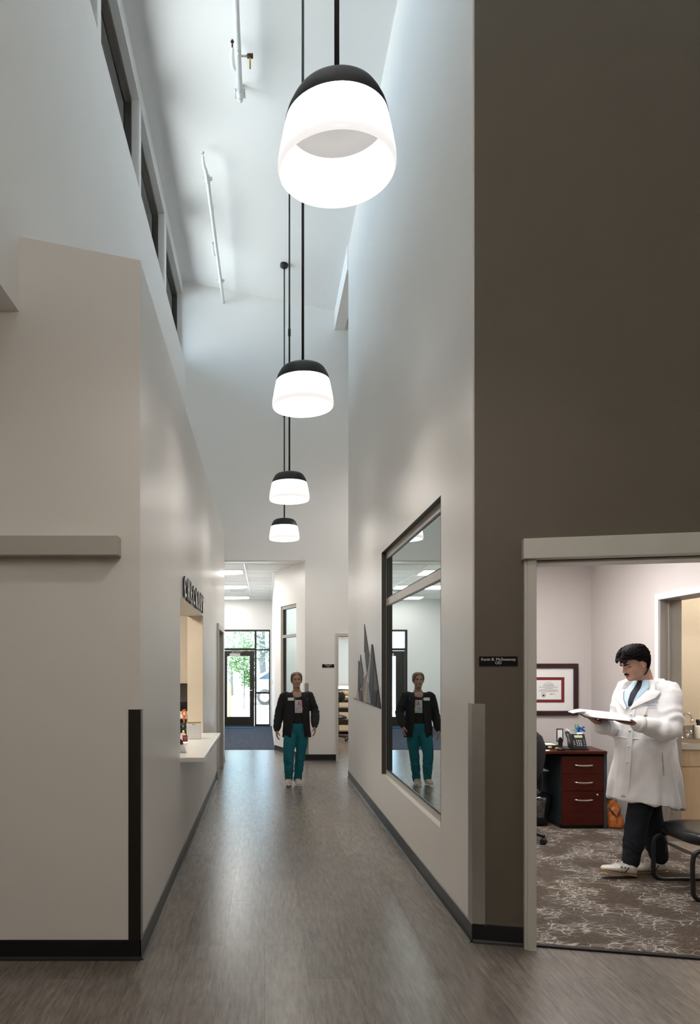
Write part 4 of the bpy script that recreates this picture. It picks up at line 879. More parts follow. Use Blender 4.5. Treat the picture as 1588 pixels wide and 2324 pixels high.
for r_ in range(4): m.obox(o + up * (.088 - r_ * .02) + Vector((.056, 0, 0)) + n * .002, (.004, 0, 0), up * .002, n * .0012)
m.obj('keypad', 'white', t)
m = MB(); text_to(m, 'VoIP', .008, o + up * .147 + n * .0012 + Vector((.01, 0, 0)), (1, 0, 0), up); m.obj('lettering', 'white', t)
hx = (X(1281) + X(1295)) / 2; ho = Vector((hx, pY - .05, TZ + .03)); 
m = MB().tube([ho + n * .012, ho + up * .03 + n * .022, ho + up * .075 + n * .026, ho + up * .12 + n * .020, ho + up * .15 + n * .008], [(.024, .016), (.026, .018), (.022, .013), (.025, .018), (.023, .015)], ref=(1, 0, 0)); m.obj('handset', 'blackplastic', t)
t = thing('phone_stand', 'small black framed white panel standing upright beside the desk phone', 'stand', (wx(1270, 7.2), 7.2, TZ))
xa, xb, za, zb_ = wx(1263, 7.2), wx(1278, 7.2), wz(1684, 7.2), wz(1653.5, 7.2)
m = MB(); 
for a in ((xa, xa + .009, za, zb_), (xb - .009, xb, za, zb_), (xa + .009, xb - .009, zb_ - .009, zb_), (xa + .009, xb - .009, za, za + .014)): m.box(a[0], a[1], 7.2, 7.214, a[2], a[3])
m.obj('frame', 'blackplastic', t, bevel=.003); MB().box(xa + .008, xb - .008, 7.204, 7.212, za + .012, zb_ - .008).obj('screen', 'paper', t)
m = MB(); m.box(xa, xb, 7.14, 7.25, TZ, TZ + .012); m.box((xa + xb) / 2 - .02, (xa + xb) / 2 + .02, 7.185, 7.20, TZ + .012, za + .03); m.ell(((xa + xb) / 2, 7.195, za + .03), .02, .008, .02, 16, 8); m.obj('base', 'blackplastic', t)
def flower(name, label, c, n, rad, mats, seed, leaf=False):
    r_ = random.Random(seed); t = thing(name, label, 'flowers', (c[0], c[1], TZ)); c = Vector(c)
    for gi, mt in enumerate(mats):
        m = MB()
        for k in range(n):
            d_ = Vector((r_.uniform(-1, 1), r_.uniform(-.6, .6), r_.uniform(-.7, .9))) * rad + Vector(((gi - (len(mats) - 1) / 2) * rad * .9, 0, 0)); q = Vector((r_.random(), r_.random(), r_.random())).normalized()
            rot = Vector((0, 0, 1)).rotation_difference(q).to_matrix(); m.ell(c + d_, rad * .34, rad * .26, rad * .07, 10, 6, 0, rot)
        m.obj('petals', mt, t)
    if leaf:
        m = MB()
        for a in (-.5, -.2): m.tube([c, c + Vector((a * rad * 2, 0, rad * .8)), c + Vector((a * rad * 2.4, .01, rad * 1.7))], [(.006, .002), (.012, .003), (.002, .001)], ref=(1, 0, 0), seg=8)
        m.obj('leaf', 'leaf', t)
    m = MB(); m.lathe([(.0, TZ), (.022, TZ), (.030, c.z - rad * .6), (.026, c.z - rad * .6), (.02, TZ + .004), (.0, TZ + .004)], (c.x, c.y, 0), 16); m.obj('vase', 'white', t)
flower('artificial_flowers', 'blue and turquoise flowers with a green leaf behind the desk phone', (wx(1315, 7.33), 7.33, wz(1657, 7.33)), 26, .036, ['cyan_petal', 'blue_petal'], 3, True)
flower('artificial_flowers', 'small white flowers behind the phone handset', (wx(1293, 7.33), 7.33, wz(1662, 7.33)), 30, .035, ['paper'], 5)
m = MB().ell((wx(1273.5, 7.04), 7.04, TZ + .010), .048, .030, .020, 20, 10); me = m.mesh('computer_mouse')
for v in me.vertices: v.co.z = max(v.co.z, TZ)
tag(link('computer_mouse', me, 'blackplastic'), 'black computer mouse near the front edge of the desk', 'mouse')
t = thing('notepad', 'yellow sticky notes in front of the upright panel', 'notes', (wx(1272, 7.12), 7.12, TZ)); m = MB().prism([(wx(1264.5, 7.12), 7.10, TZ), (wx(1279, 7.12), 7.09, TZ), (wx(1280, 7.12), 7.17, TZ), (wx(1265, 7.12), 7.18, TZ)], (0, 0, .014)); m.obj('note_block', 'yellow', t, merge=True)
t = thing('document_tray', 'low black tray with white papers on the desk', 'tray', (wx(1245, 7.25), 7.28, TZ)); xa, xb = wx(1214, 7.25), wx(1262, 7.25)
m = MB(); m.box(xa, xb, 7.18, 7.40, TZ, TZ + .006); m.box(xa, xb, 7.18, 7.186, TZ + .006, TZ + .035); m.box(xb - .006, xb, 7.186, 7.40, TZ + .006, TZ + .035); m.box(xa, xb - .006, 7.394, 7.40, TZ + .006, TZ + .045); m.obj('tray', 'blackplastic', t)
MB().box(xa + .02, xb - .02, 7.2, 7.38, TZ + .028, TZ + .04).obj('paper', 'paper', t); MB().obox((wx(1249, 7.16), 7.178, TZ + .018), (.018, 0, 0), (0, .001, 0), (0, 0, .008)).obj('label_card', 'yellow', t)
tag(MB().prism([(wx(1230, 7.03), 6.99, TZ), (wx(1243, 7.03), 6.99, TZ), (wx(1245, 7.08), 7.06, TZ), (wx(1232, 7.08), 7.06, TZ)], (0, 0, .003)).obj('paper_sheet', 'paper', merge=True), 'loose white paper on the desk by the chair back', 'paper')

# bin with liner
bx, by = 2.752, 7.22
t = thing('waste_bin', 'black waste bin with clear plastic liner under the desk', 'waste bin', (bx, by, 0))
m = MB(); m.lathe([(.0, .012), (.105, .012), (.135, .27), (.131, .27), (.101, .02), (.0, .02)], (bx, by, 0), 32); m.obj('bin', 'blackplastic', t)
m = MB(); rr = []
r2 = random.Random(4)
for z_, r_ in ((.10, .120), (.16, .131), (.22, .139), (.27, .147), (.30, .150), (.315, .138), (.30, .120)):
    rr.append([Vector((bx + (r_ + r2.uniform(-.006, .006)) * math.cos(2 * math.pi * k / 40), by + (r_ + r2.uniform(-.006, .006)) * math.sin(2 * math.pi * k / 40), z_ + r2.uniform(-.008, .008))) for k in range(40)])
m.rings(rr, 0, False); m.obj('bin_liner', 'plasticbag', t)

# leather bag
bx0, bx1 = 3.365, 3.545
m = MB(); bc = ((bx0 + bx1) / 2)
rr = []
for z_, wx_, wy_ in ((.008, .080, .095), (.02, .090, .105), (.09, .092, .10), (.15, .088, .085), (.20, .082, .065), (.245, .060, .045), (.27, .035, .03)):
    ring = []
    for k in range(28):
        a = 2 * math.pi * k / 28; c_, s_ = math.cos(a), math.sin(a); e_ = 2.6
        ring.append(Vector((bc + wx_ * math.copysign(abs(c_) ** (2 / e_), c_), 7.10 + wy_ * math.copysign(abs(s_) ** (2 / e_), s_), z_)))
    rr.append(ring)
m.rings(rr)
t = thing('leather_bag', 'slouching tan leather bag on the carpet beside the desk', 'bag', (bc, 7.1, .008))
me = remesh(m, .009, 1, lambda p: .010 * noise.noise(Vector((p.x * 18, p.y * 18, p.z * 12))) - .010 * abs(math.sin((p.z - .13 + abs(p.x - bc) * .9) * 42)) * max(0, min(1, (p.z - .09) / .08)) * (p.y < 7.12))
link('bag_body', me, 'leather', t)
m = MB(); m.tube([(bc - .06, 7.12, .23), (bc - .045, 7.13, .29), (bc + .01, 7.14, .325), (bc + .05, 7.13, .28), (bc + .06, 7.12, .22)], [(.006, .010)] * 5, seg=8); m.obj('strap', 'leather', t)
m = MB()
for sg in (-1, 1): m.tube([(bc + sg * .056, 7.040, .205), (bc + sg * .034, 7.020, .170), (bc + sg * .004, 7.004, .128)], [(.003, .005), (.005, .010), (.003, .004)], ref=(0, 1, 0), seg=10)
m.obj('fold_shade', 'leather_dk', t)  # dark tubes draw the shade in the V-shaped folds
m = MB(); m.tube([(bc, 7.004, .015), (bc, 7.0, .06), (bc, 7.0, .115)], .0022, seg=6); m.obj('seam', 'leather_dk', t)
m = MB(); m.obox((bc - .03, 7.15, .255), (.05, 0, 0), (0, .03, 0), (0, 0, .035)); m.obj('pouch', 'leather_dk', t, bevel=.01)

# office chair (faces the desk)
cx_, cy_ = 2.245, 6.55
t = thing('office_chair', 'black office chair partly hidden behind the doorway frame', 'chair', (cx_, cy_, 0))
m = MB(); rr = []
for i, (z_, w_, th_, yo) in enumerate(((.575, .16, .02, .02), (.59, .215, .03, .01), (.68, .245, .035, -.005), (.80, .262, .035, -.02), (.90, .258, .035, -.03), (.98, .225, .032, -.04), (1.03, .165, .026, -.05), (1.05, .08, .016, -.055))):
    ring = []
    for k in range(36):
        a = 2 * math.pi * k / 36; ring.append(Vector((cx_ + w_ * math.cos(a), cy_ - .22 + yo + .06 * (math.cos(a)) ** 2 + th_ * math.sin(a), z_)))
    rr.append(ring)
m.rings(rr); m.obj('backrest', 'blackfabric', t)
m = MB(); rr = []
for z_, f_ in ((.42, .86), (.435, .98), (.46, 1.0), (.485, .97), (.50, .80)):
    rr.append([Vector((cx_ + .25 * f_ * math.copysign(abs(math.cos(a)) ** .7, math.cos(a)), cy_ + .02 + .24 * f_ * math.copysign(abs(math.sin(a)) ** .7, math.sin(a)), z_)) for a in [2 * math.pi * k / 36 for k in range(36)]])
m.rings(rr); m.obj('seat', 'blackfabric', t)
m = MB(); m.tube([(cx_, cy_ - .05, .41), (cx_, cy_ - .22, .43), (cx_, cy_ - .27, .52), (cx_, cy_ - .25, .66)], [(.03, .012)] * 4, ref=(1, 0, 0)); m.obj('back_bracket', 'blackplastic', t)
m = MB(); m.cyl((cx_, cy_, .11), (cx_, cy_, .41), .028); m.obj('column', 'blackplastic', t)
for k, a in enumerate((-33, 39, 111, 183, 255)):
    a = R(a); ex, ey = cx_ + .30 * math.cos(a), cy_ + .30 * math.sin(a)
    m = MB(); m.tube([(cx_, cy_, .125), (cx_ + .15 * math.cos(a), cy_ + .15 * math.sin(a), .115), (ex, ey, .085)], [(.028, .024), (.024, .02), (.018, .016)]); lg = m.obj('leg', 'blackplastic', t)
    m = MB()
    for sgn in (-1, 1): m.lathe([(.0, -.010), (.022, -.010), (.029, -.006), (.029, .006), (.022, .010), (.0, .010)], (ex - math.sin(a) * .017 * sgn, ey + math.cos(a) * .017 * sgn, .029 + .008), 20, 0, (-math.sin(a), math.cos(a), 0))
    m.cyl((ex, ey, .05), (ex, ey, .09), .010, 10); m.obj('caster', 'blackplastic', lg)
for s_ in (-1, 1):
    m = MB(); m.tube([(cx_ + s_ * .24, cy_ - .02, .44), (cx_ + s_ * .285, cy_ - .02, .47), (cx_ + s_ * .285, cy_ - .02, .64)], [(.016, .012)] * 3, ref=(0, 1, 0)); m.tube([(cx_ + s_ * .285, cy_ - .13, .66), (cx_ + s_ * .285, cy_ + .12, .66)], [(.03, .012), (.03, .012)], ref=(1, 0, 0), sub=1); m.obj('armrest', 'blackplastic', t)

# guest chair (sled base) at the right edge
gx, gy = 3.16, 5.075
t = thing('guest_chair', 'black vinyl sled-base chair at the right edge of the office', 'chair', (gx, gy, 0))
m = MB(); rr = []
for z_, f_ in ((.372, .80), (.378, .90), (.392, .975), (.415, 1.0), (.440, .985), (.455, .93), (.462, .84), (.464, .6)):
    rr.append([Vector((gx + .26 * f_ * math.copysign(abs(math.cos(a)) ** .62, math.cos(a)), gy + .285 * f_ * math.copysign(abs(math.sin(a)) ** .62, math.sin(a)), z_ + (.0 if f_ > .7 else 0))) for a in [2 * math.pi * k / 48 for k in range(48)]])
m.rings(rr); st_ = m.obj('seat', 'seat', t)
for s_ in (-1, 1):
    yy = gy + s_ * .245
    m = MB(); m.tube([(gx + .20, yy, .36), (gx - .10, yy, .36), (gx - .225, yy, .345), (gx - .262, yy, .29), (gx - .262, yy, .12), (gx - .255, yy, .05), (gx - .20, yy, .017), (gx - .05, yy, .016), (gx + .28, yy, .016), (gx + .33, yy, .05), (gx + .34, yy, .4), (gx + .36, yy, .8)], .0155, ref=(0, 1, 0), seg=14); m.obj('leg', 'black', t)
m = MB(); m.cyl((gx + .10, gy - .245, .36), (gx + .10, gy + .245, .36), .012); m.obj('cross_bar', 'black', t)
m = MB(); m.obox((gx + .37, gy, .72), (.025, 0, .004), (0, .27, 0), (-.02, 0, .17)); m.obj('backrest', 'seat', t, bevel=.02)

# exam room
EY = 6.80
t = thing('sink_cabinet', 'light maple sink cabinet in the exam room', 'cabinet', (4.7, 7.1, 0))
MB().box(3.83, 5.6, EY + .02, 7.49, .08, .81).obj('cabinet_body', 'wood_light', t); MB().box(3.83, 5.6, EY + .08, 7.49, 0, .08).obj('plinth', 'black', t)
for k, (xa, xb) in enumerate(((3.832, 4.72), (4.724, 5.598))): MB().box(xa, xb, EY, EY + .02, .08, .644).obj('cabinet_door', 'wood_light', t); MB().box(xa, xb, EY, EY + .02, .65, .808).obj('drawer_front', 'wood_light', t)
t = thing('worktop', 'grey worktop with sink and low backsplash in the exam room', 'worktop', (4.7, 7.1, .81))
m = MB(); m.box(3.83, 4.10, EY - .02, 7.49, .812, .862); m.box(4.62, 5.6, EY - .02, 7.49, .812, .862); m.box(4.10, 4.62, EY - .02, EY + .06, .812, .862); m.box(4.10, 4.62, 7.24, 7.49, .812, .862); m.obj('top', 'trim', t)
MB().box(3.83, 5.6, 7.47, 7.50, .862, .985).obj('backsplash', 'trim_dark', t)
m = MB(); m.box(4.10, 4.62, EY + .06, 7.24, .68, .69); m.box(4.10, 4.11, EY + .06, 7.24, .69, .866); m.box(4.61, 4.62, EY + .06, 7.24, .69, .866); m.box(4.11, 4.61, EY + .06, EY + .07, .69, .866); m.box(4.11, 4.61, 7.23, 7.24, .69, .866); m.obj('basin', 'steel', t)
fx, fy = wx(1546.5, 7.3), 7.30
t = thing('faucet', 'chrome gooseneck faucet at the exam room sink', 'faucet', (fx, fy, .862))
m = MB(); m.tube([(fx, fy, .862), (fx, fy, 1.04), (fx + .01, fy - .01, 1.10), (fx + .035, fy - .03, 1.128), (fx + .062, fy - .05, 1.11), (fx + .068, fy - .06, 1.06)], .010); m.cyl((fx + .068, fy - .06, 1.03), (fx + .068, fy - .06, 1.065), .014); m.lathe([(.024, 0), (.024, .012), (.012, .03)], (fx, fy, .862), 18); m.obj('spout', 'chrome', t)
m = MB(); m.lathe([(.02, 0), (.02, .05), (.0, .055)], (fx + .06, fy, .862), 16); m.tube([(fx + .06, fy, .91), (fx + .075, fy - .05, .925)], .008, sub=1); m.obj('tap_handle', 'chrome', t)
sx = wx(1588, 7.25)
t = thing('soap_bottle', 'white pump bottle with black top beside the exam room sink', 'bottle', (sx, 7.25, .862))
m = MB(); m.lathe([(.0, .0), (.040, .0), (.042, .01), (.042, .12), (.036, .135), (.018, .14), (.0, .14)], (sx, 7.27, .862), 24); m.obj('bottle', 'white', t); m = MB(); m.lathe([(.020, .14), (.020, .165), (.026, .168), (.026, .20), (.0, .20)], (sx, 7.27, .862), 18); m.obj('pump', 'blackplastic', t)
sx = wx(1570, 7.28); t = thing('container', 'clear grey cup with tilted spoon beside the exam room sink', 'cup', (sx, 7.3, .862))
m = MB(); m.lathe([(.0, 0), (.036, 0), (.044, .09), (.041, .09), (.034, .005), (.0, .005)], (sx, 7.32, .862), 24); m.obj('cup', 'acrylic', t); m = MB(); m.tube([(sx - .01, 7.32, .872), (sx + .025, 7.32, .95), (sx + .045, 7.32, .995)], [(.006, .003), (.008, .004), (.018, .004)], ref=(1, 0, 0)); m.obj('spoon', 'steel', t)

# ================================================================== outside the entrance
t = thing('bollard', 'yellow-green post outside the entrance door', 'bollard', (wx(521, 23), 23, 0)); m = MB(); m.lathe([(.0, 1.055), (.03, 1.05), (.042, 1.03), (.045, 1.0), (.045, -.02)], (wx(521, 23), 23, 0), 24); m.obj('post', 'post', t)
def tree(name, label, base, trunk, crowns, leaves, mats, seed, ls=.16):
    r_ = random.Random(seed); base = Vector(base); t = thing(name, label, 'tree', tuple(base), 0, 'trees outside the entrance')
    m = MB(); m.tube([base + Vector(p) for p, _ in trunk[0]], [q for _, q in trunk[0]], seg=12)
    tr = m.obj('trunk', 'bark', t)
    for br in trunk[1:]:
        m = MB(); m.tube([base + Vector(p) for p, _ in br], [q for _, q in br], seg=8); m.obj('branch', 'bark', tr)
    m = MB()
    for k in range(leaves):
        c, rr_ = crowns[r_.randrange(len(crowns))]
        p = Vector((r_.gauss(0, .45), r_.gauss(0, .45), r_.gauss(0, .45))); p = base + Vector(c) + Vector((p.x * rr_[0], p.y * rr_[1], p.z * rr_[2]))
        a = Vector((r_.uniform(-1, 1), r_.uniform(-1, 1), r_.uniform(-.6, .6))).normalized(); b_ = a.cross(Vector((r_.uniform(-1, 1), r_.uniform(-1, 1), 1))).normalized(); s_ = ls * r_.uniform(.6, 1.3)
        m.add([p - a * s_, p + b_ * s_ * .45, p + a * s_, p - b_ * s_ * .45], [(0, 1, 2, 3)])
    m.obj('foliage', mats, t)
tree('tree', 'thin young tree with sparse green leaves seen through the door glass', (wx(553, 27), 27, 0), [[((0, 0, 0), .03), ((.02, 0, 1.2), .026), ((-.02, 0, 3.2), .012)], [((.0, 0, 1.6), .012), ((-.4, 0, 2.4), .006)], [((0, 0, 1.3), .012), ((.4, .1, 2.2), .006)]], [((0, 0, 2.2), (.75, .6, 1.0)), ((-.25, 0, 1.7), (.6, .5, .5)), ((.2, 0, 1.15), (.35, .3, .5))], 1500, 'tree_leaf', 11, .075)
tree('tree', 'tall tree with thick trunk seen through the sidelight', (wx(594, 36), 36, 0), [[((0, 0, -.2), .22), ((.05, 0, 1.2), .17), ((.0, 0, 2.6), .15), ((.1, 0, 4.5), .10)], [((.03, 0, 2.2), .05), ((.5, 0, 2.5), .035), ((1.2, 0, 2.9), .02)], [((.0, 0, 2.5), .05), ((.6, 0, 2.45), .03), ((1.3, 0, 2.1), .018)], [((0, 0, 3), .05), ((-1.0, 0, 3.5), .03), ((-2.0, 0, 3.6), .015)], [((0, 0, 1.4), .04), ((.5, 0, 1.2), .02), ((1.0, 0, .9), .012)]],
     [((0, 0, 3.9), (3.4, 2, 1.0)), ((-1.6, 0, 3.2), (1.6, 1.5, 1.0)), ((1.1, 0, 2.4), (1.2, 1, .8)), ((-.6, 0, 2.6), (1.2, 1, .6))], 1900, 'tree_leaf2', 12, .11)
tree('tree', 'leafy tree behind the young tree outside the entrance', (wx(520, 38), 40, 0), [[((0, 0, -.2), .16), ((.0, 0, 1.6), .12), ((.2, 0, 3.6), .07)]], [((0.2, 0, 3.4), (2.0, 1.5, 1.4)), ((1.0, 0, 2.2), (1.5, 1.2, .8))], 1000, 'tree_leaf', 13, .12)
# parked car
cxx, cyy = wx(583, 30), 30
t = thing('car', 'white parked car seen through the sidelight', 'car', (cxx, cyy, 0))
prof = [(-2.1, .30), (-2.15, .55), (-2.1, .78), (-1.75, .92), (-1.05, 1.0), (-.35, 1.42), (.3, 1.5), (1.1, 1.46), (1.75, 1.08), (2.1, 1.0), (2.15, .6), (2.05, .30)]
prof = [(-x_, z_) for x_, z_ in prof][::-1]
m = MB().prism([(cxx + 1.6 + x_, cyy, z_) for x_, z_ in prof], (0, 1.7, 0)); m.obj('body', 'carwhite', t, bevel=.06, segs=3, merge=True)
m = MB().prism([(cxx + 1.6 + x_, cyy - .006, z_) for x_, z_ in [(-1.55, 1.08), (-1.05, 1.40), (-.1, 1.42), (-.1, 1.04)]], (0, .02, 0)); m.obj('side_window', 'carglass', t, merge=True)
m = MB().prism([(cxx + 1.6 + x_, cyy - .006, z_) for x_, z_ in [(0, 1.04), (0, 1.42), (.35, 1.36), (.95, 1.03)]], (0, .02, 0)); m.obj('side_window', 'carglass', t, merge=True)
for wx_ in (.32, 2.9):
    m = MB(); m.lathe([(.20, -.02), (.30, -.03), (.33, .0), (.33, .18), (.30, .2)], (cxx + wx_, cyy + .1, .33), 28, 0, (0, -1, 0)); w_ = m.obj('wheel', 'tyre', t)
    m = MB(); m.lathe([(.0, .12), (.05, .12), (.20, .10), (.21, .06)], (cxx + wx_, cyy + .0, .33), 24, 0, (0, -1, 0)); m.obj('hub', 'chrome', w_)
# ================================================================== people
def lerp_tab(tab, z):
    if z <= tab[0][0]: return tab[0][1:]
    for p, q in zip(tab, tab[1:]):
        if z <= q[0]:
            t = (z - p[0]) / (q[0] - p[0]); t = t * t * (3 - 2 * t) if False else t
            return tuple(a + (b - a) * t for a, b in zip(p[1:], q[1:]))
    return tab[-1][1:]
HEAD = [(-.004, .052, .020, .020), (.004, .080, .004, .034), (.020, .088, -.022, .046), (.040, .088, -.050, .055), (.060, .087, -.070, .062), (.080, .086, -.084, .067), (.100, .083, -.093, .070), (.115, .082, -.097, .072), (.132, .086, -.100, .0735), (.150, .086, -.101, .0745), (.170, .080, -.097, .0735), (.190, .066, -.086, .068), (.205, .048, -.068, .058), (.216, .026, -.046, .043), (.222, .006, -.026, .026), (.2245, -.006, -.014, .010)]
def g(x, s): return math.exp(-(x / s) ** 2)
def head_pt(z, th, off=0.0, face=True):
    """local head surface: x side, y forward, z up; th measured from forward"""
    f, b, w = lerp_tab(HEAD, z); mid = (f * .35 + b * .65); c, s = math.cos(th), math.sin(th)
    e = 2.25
    cc = math.copysign(abs(c) ** (2 / e), c); ss = math.copysign(abs(s) ** (2 / e), s)
    x = (w + off) * ss; y = mid + ((f - mid) + off if c > 0 else (mid - b) + off) * cc
    if face and c > 0:
        nz = max(0, min(1, (z - .074) / .050)) if z > .074 else 0
        if .066 < z < .130:
            prof = .026 * max(0, min(1, (z - .070) / .012)) * (1 - .80 * max(0, (z - .084) / .046)) if z > .070 else 0
            y += max(0, prof) * g(x, .0135 - .004 * nz)
        y -= .011 * (g(x - .031, .017) + g(x + .031, .017)) * g(z - .112, .012)
        y += .005 * (g(x - .030, .022) + g(x + .030, .022)) * g(z - .131, .008)
        y += .0055 * g(x, .024) * g(z - .0535, .0055) + .006 * g(x, .020) * g(z - .0435, .0055) - .004 * g(x, .024) * g(z - .0488, .0022)
        y += .006 * g(x, .018) * g(z - .018, .012)
        y += .003 * (g(x - .042, .018) + g(x + .042, .018)) * g(z - .080, .018)
    return Vector((x, y, z))
class Frame:
    def __init__(s, o, fwd, up, sc): 
        s.o = Vector(o); s.y = Vector(fwd).normalized(); s.x = s.y.cross(Vector(up)).normalized(); s.z = s.x.cross(s.y); s.s = sc
    def __call__(s, p): return s.o + (s.x * p[0] + s.y * p[1] + s.z * p[2]) * s.s
    def rot(s): return Matrix((s.x, s.y, s.z)).transposed()
def head_mesh(mb, fr):
    rows, seg = 76, 88; rr = []
    for i in range(rows + 1):
        z = -.004 + (.2285) * i / rows
        rr.append([fr(head_pt(z, 2 * math.pi * k / seg)) for k in range(seg)])
    mb.rings(rr)
    for s_ in (-1, 1):
        rot = fr.rot() @ Matrix.Rotation(R(-14 * s_), 3, 'Z') @ Matrix.Rotation(R(-10), 3, 'X')
        mb.ell(fr((s_ * .0725, -.012, .098)), .0075 * fr.s, .017 * fr.s, .030 * fr.s, 16, 10, 0, rot)
        mb.ell(fr((s_ * .076, -.006, .078)), .006 * fr.s, .009 * fr.s, .011 * fr.s, 12, 8, 0, rot)
def hand(mb, w, d, n, side, curl=(.3, .4, .4), sc=1.0, spread=.10, thumb=(.55, .75, .45), r=.0082):
    w = Vector(w); d = Vector(d).normalized(); n = Vector(n); n = (n - d * n.dot(d)).normalized(); s = d.cross(n) * side
    mb.tube([w - d * .03 * sc, w, w + d * .035 * sc, w + d * .075 * sc, w + d * .094 * sc], [(.026 * sc, .020 * sc), (.028 * sc, .020 * sc), (.039 * sc, .018 * sc), (.042 * sc, .014 * sc), (.038 * sc, .010 * sc)], ref=s, seg=16)
    for k, (o, L) in enumerate(((.0315, .070), (.0105, .080), (-.0105, .074), (-.0305, .058))):
        base = w + d * (.084 - .004 * abs(k - 1.2)) * sc + s * o * sc; dd = (d + s * spread * (1.5 - k) * .6).normalized(); pts = [base - dd * .02 * sc, base]; p = base.copy(); a = 0
        for j, f in enumerate((.45, .31, .24)):
            a += curl[j]; q = dd * math.cos(a) + n * math.sin(a); p = p + q * L * f * sc; pts.append(p.copy())
        mb.tube(pts, [r * 1.05 * sc, r * 1.05 * sc, r * sc, r * .92 * sc, r * .78 * sc], ref=s, seg=10, sub=3)
    t0 = w + d * .022 * sc + s * .026 * sc; td = (d * thumb[0] + s * thumb[1] + n * thumb[2]).normalized(); t1 = t0 + td * .038 * sc; td2 = (td + d * .55 + n * .15).normalized(); t2 = t1 + td2 * .030 * sc; t3 = t2 + (td2 + d * .2).normalized() * .024 * sc
    mb.tube([t0 - td * .01 * sc, t0, t1, t2, t3], [.013 * sc, .0135 * sc, .0105 * sc, .0095 * sc, .008 * sc], seg=10, sub=3)
def lips_material(me, fr, mi=1):
    for p in me.polygons:
        q = p.center - fr.o; x, y, z = q.dot(fr.x) / fr.s, q.dot(fr.y) / fr.s, q.dot(fr.z) / fr.s
        if y > .07 and abs(x) < .025 and abs(z - .0487) < .0095 * (1 - (x / .027) ** 2): p.material_index = mi
def eyes(parent, fr, brown, closed=False, browmat='hair_dk', bw=1.0):
    for s_ in (-1, 1):
        c = head_pt(.112, 0); ex = .031 * s_; 
        # find the face depth at this x
        best = min((abs(head_pt(.112, R(a) * s_).x - ex), R(a) * s_) for a in range(5, 70)); p = head_pt(.112, best[1])
        if closed:
            m = MB(); m.tube([fr(p + Vector((-.014, -.002, .0))), fr(p + Vector((-.004, .0035, -.003))), fr(p + Vector((.006, .0035, -.003))), fr(p + Vector((.014, -.002, 0)))], [.0012, .002, .002, .0012], seg=8); m.obj('eyelash', browmat, parent)
        else:
            m = MB(); m.ell(fr(p + Vector((0, -.0075, 0))), .0128 * fr.s, .0115 * fr.s, .0070 * fr.s, 18, 12, 0, fr.rot()); e_ = m.obj('eye', 'letter_white', parent)
            m = MB(); m.ell(fr(p + Vector((0, .0005, 0))), .0064 * fr.s, .0042 * fr.s, .0066 * fr.s, 16, 10, 0, fr.rot()); m.obj('iris', brown, e_)
            m = MB(); m.tube([fr(p + Vector((-.015, -.004, .003))), fr(p + Vector((-.006, .0025, .0072))), fr(p + Vector((.006, .0025, .0072))), fr(p + Vector((.015, -.004, .003)))], [.0012, .0022, .0022, .0012], seg=8); m.obj('eyelash', browmat, parent)
        m = MB(); q = []
        for a, b in ((.012, .1275), (.022, .1315), (.034, .1325), (.046, .128)):
            best = min((abs(head_pt(b, R(t) * s_).x - a * s_), R(t) * s_) for t in range(3, 80)); q.append(fr(head_pt(b, best[1]) + Vector((0, .002, 0))))
        m.tube(q, [(.0022 * bw, .004 * bw), (.003 * bw, .0052 * bw), (.003 * bw, .0048 * bw), (.0014 * bw, .002 * bw)], ref=fr.y, seg=8); m.obj('eyebrow', browmat, parent)
def surf_patch(fn, z0, z1, p0, p1, off, nz=14, np_=10, th=.003):
    """cloth patch following a body surface: p0/p1 give the angle limits at height z"""
    m = MB(); A = []
    for layer in (off, off - th):
        for i in range(nz + 1):
            z = z0 + (z1 - z0) * i / nz; a, b = p0(z), p1(z)
            A += [fn(z, a + (b - a) * k / np_, layer) for k in range(np_ + 1)]
    n = (nz + 1) * (np_ + 1); fs = []
    for i in range(nz):
        for k in range(np_):
            a = i * (np_ + 1) + k; q = (a, a + 1, a + np_ + 2, a + np_ + 1); fs += [q, tuple(n + t for t in q[::-1])]
    edge = [k for k in range(np_ + 1)] + [(i + 1) * (np_ + 1) - 1 for i in range(1, nz + 1)] + [nz * (np_ + 1) + k for k in range(np_ - 1, -1, -1)] + [i * (np_ + 1) for i in range(nz - 1, 0, -1)]
    for a, b in zip(edge, edge[1:] + edge[:1]): fs.append((b, a, n + a, n + b))
    return m.add(A, fs, 0, True)
def shoe(mb_u, mb_s, heel, d, up, L=.275, W=.098):
    heel = Vector(heel); d = Vector(d).normalized(); up = Vector(up); up = (up - d * up.dot(d)).normalized(); s = d.cross(up)
    def ring(x, w, z0, z1, sh=0):
        c = heel + d * x + s * sh; out = []
        for k in range(20):
            a = 2 * math.pi * k / 20; cc, ss = math.cos(a), math.sin(a); out.append(c + s * (w / 2) * math.copysign(abs(cc) ** .75, cc) + up * ((z0 + z1) / 2 + (z1 - z0) / 2 * math.copysign(abs(ss) ** .8, ss)))
        return out
    mb_u.rings([ring(L * f, W * w, .014, z) for f, w, z in ((.0, .35, .05), (.03, .62, .082), (.12, .74, .088), (.25, .78, .085), (.38, .84, .082), (.52, .95, .070), (.66, 1.0, .056), (.80, .95, .048), (.91, .76, .042), (.98, .45, .032), (1.0, .15, .024))])
    mb_s.rings([ring(L * f, W * w, 0, .018) for f, w in ((-.02, .30), (.0, .55), (.04, .74), (.15, .80), (.30, .80), (.5, .96), (.66, 1.05), (.82, .98), (.94, .72), (1.0, .42), (1.02, .15))])

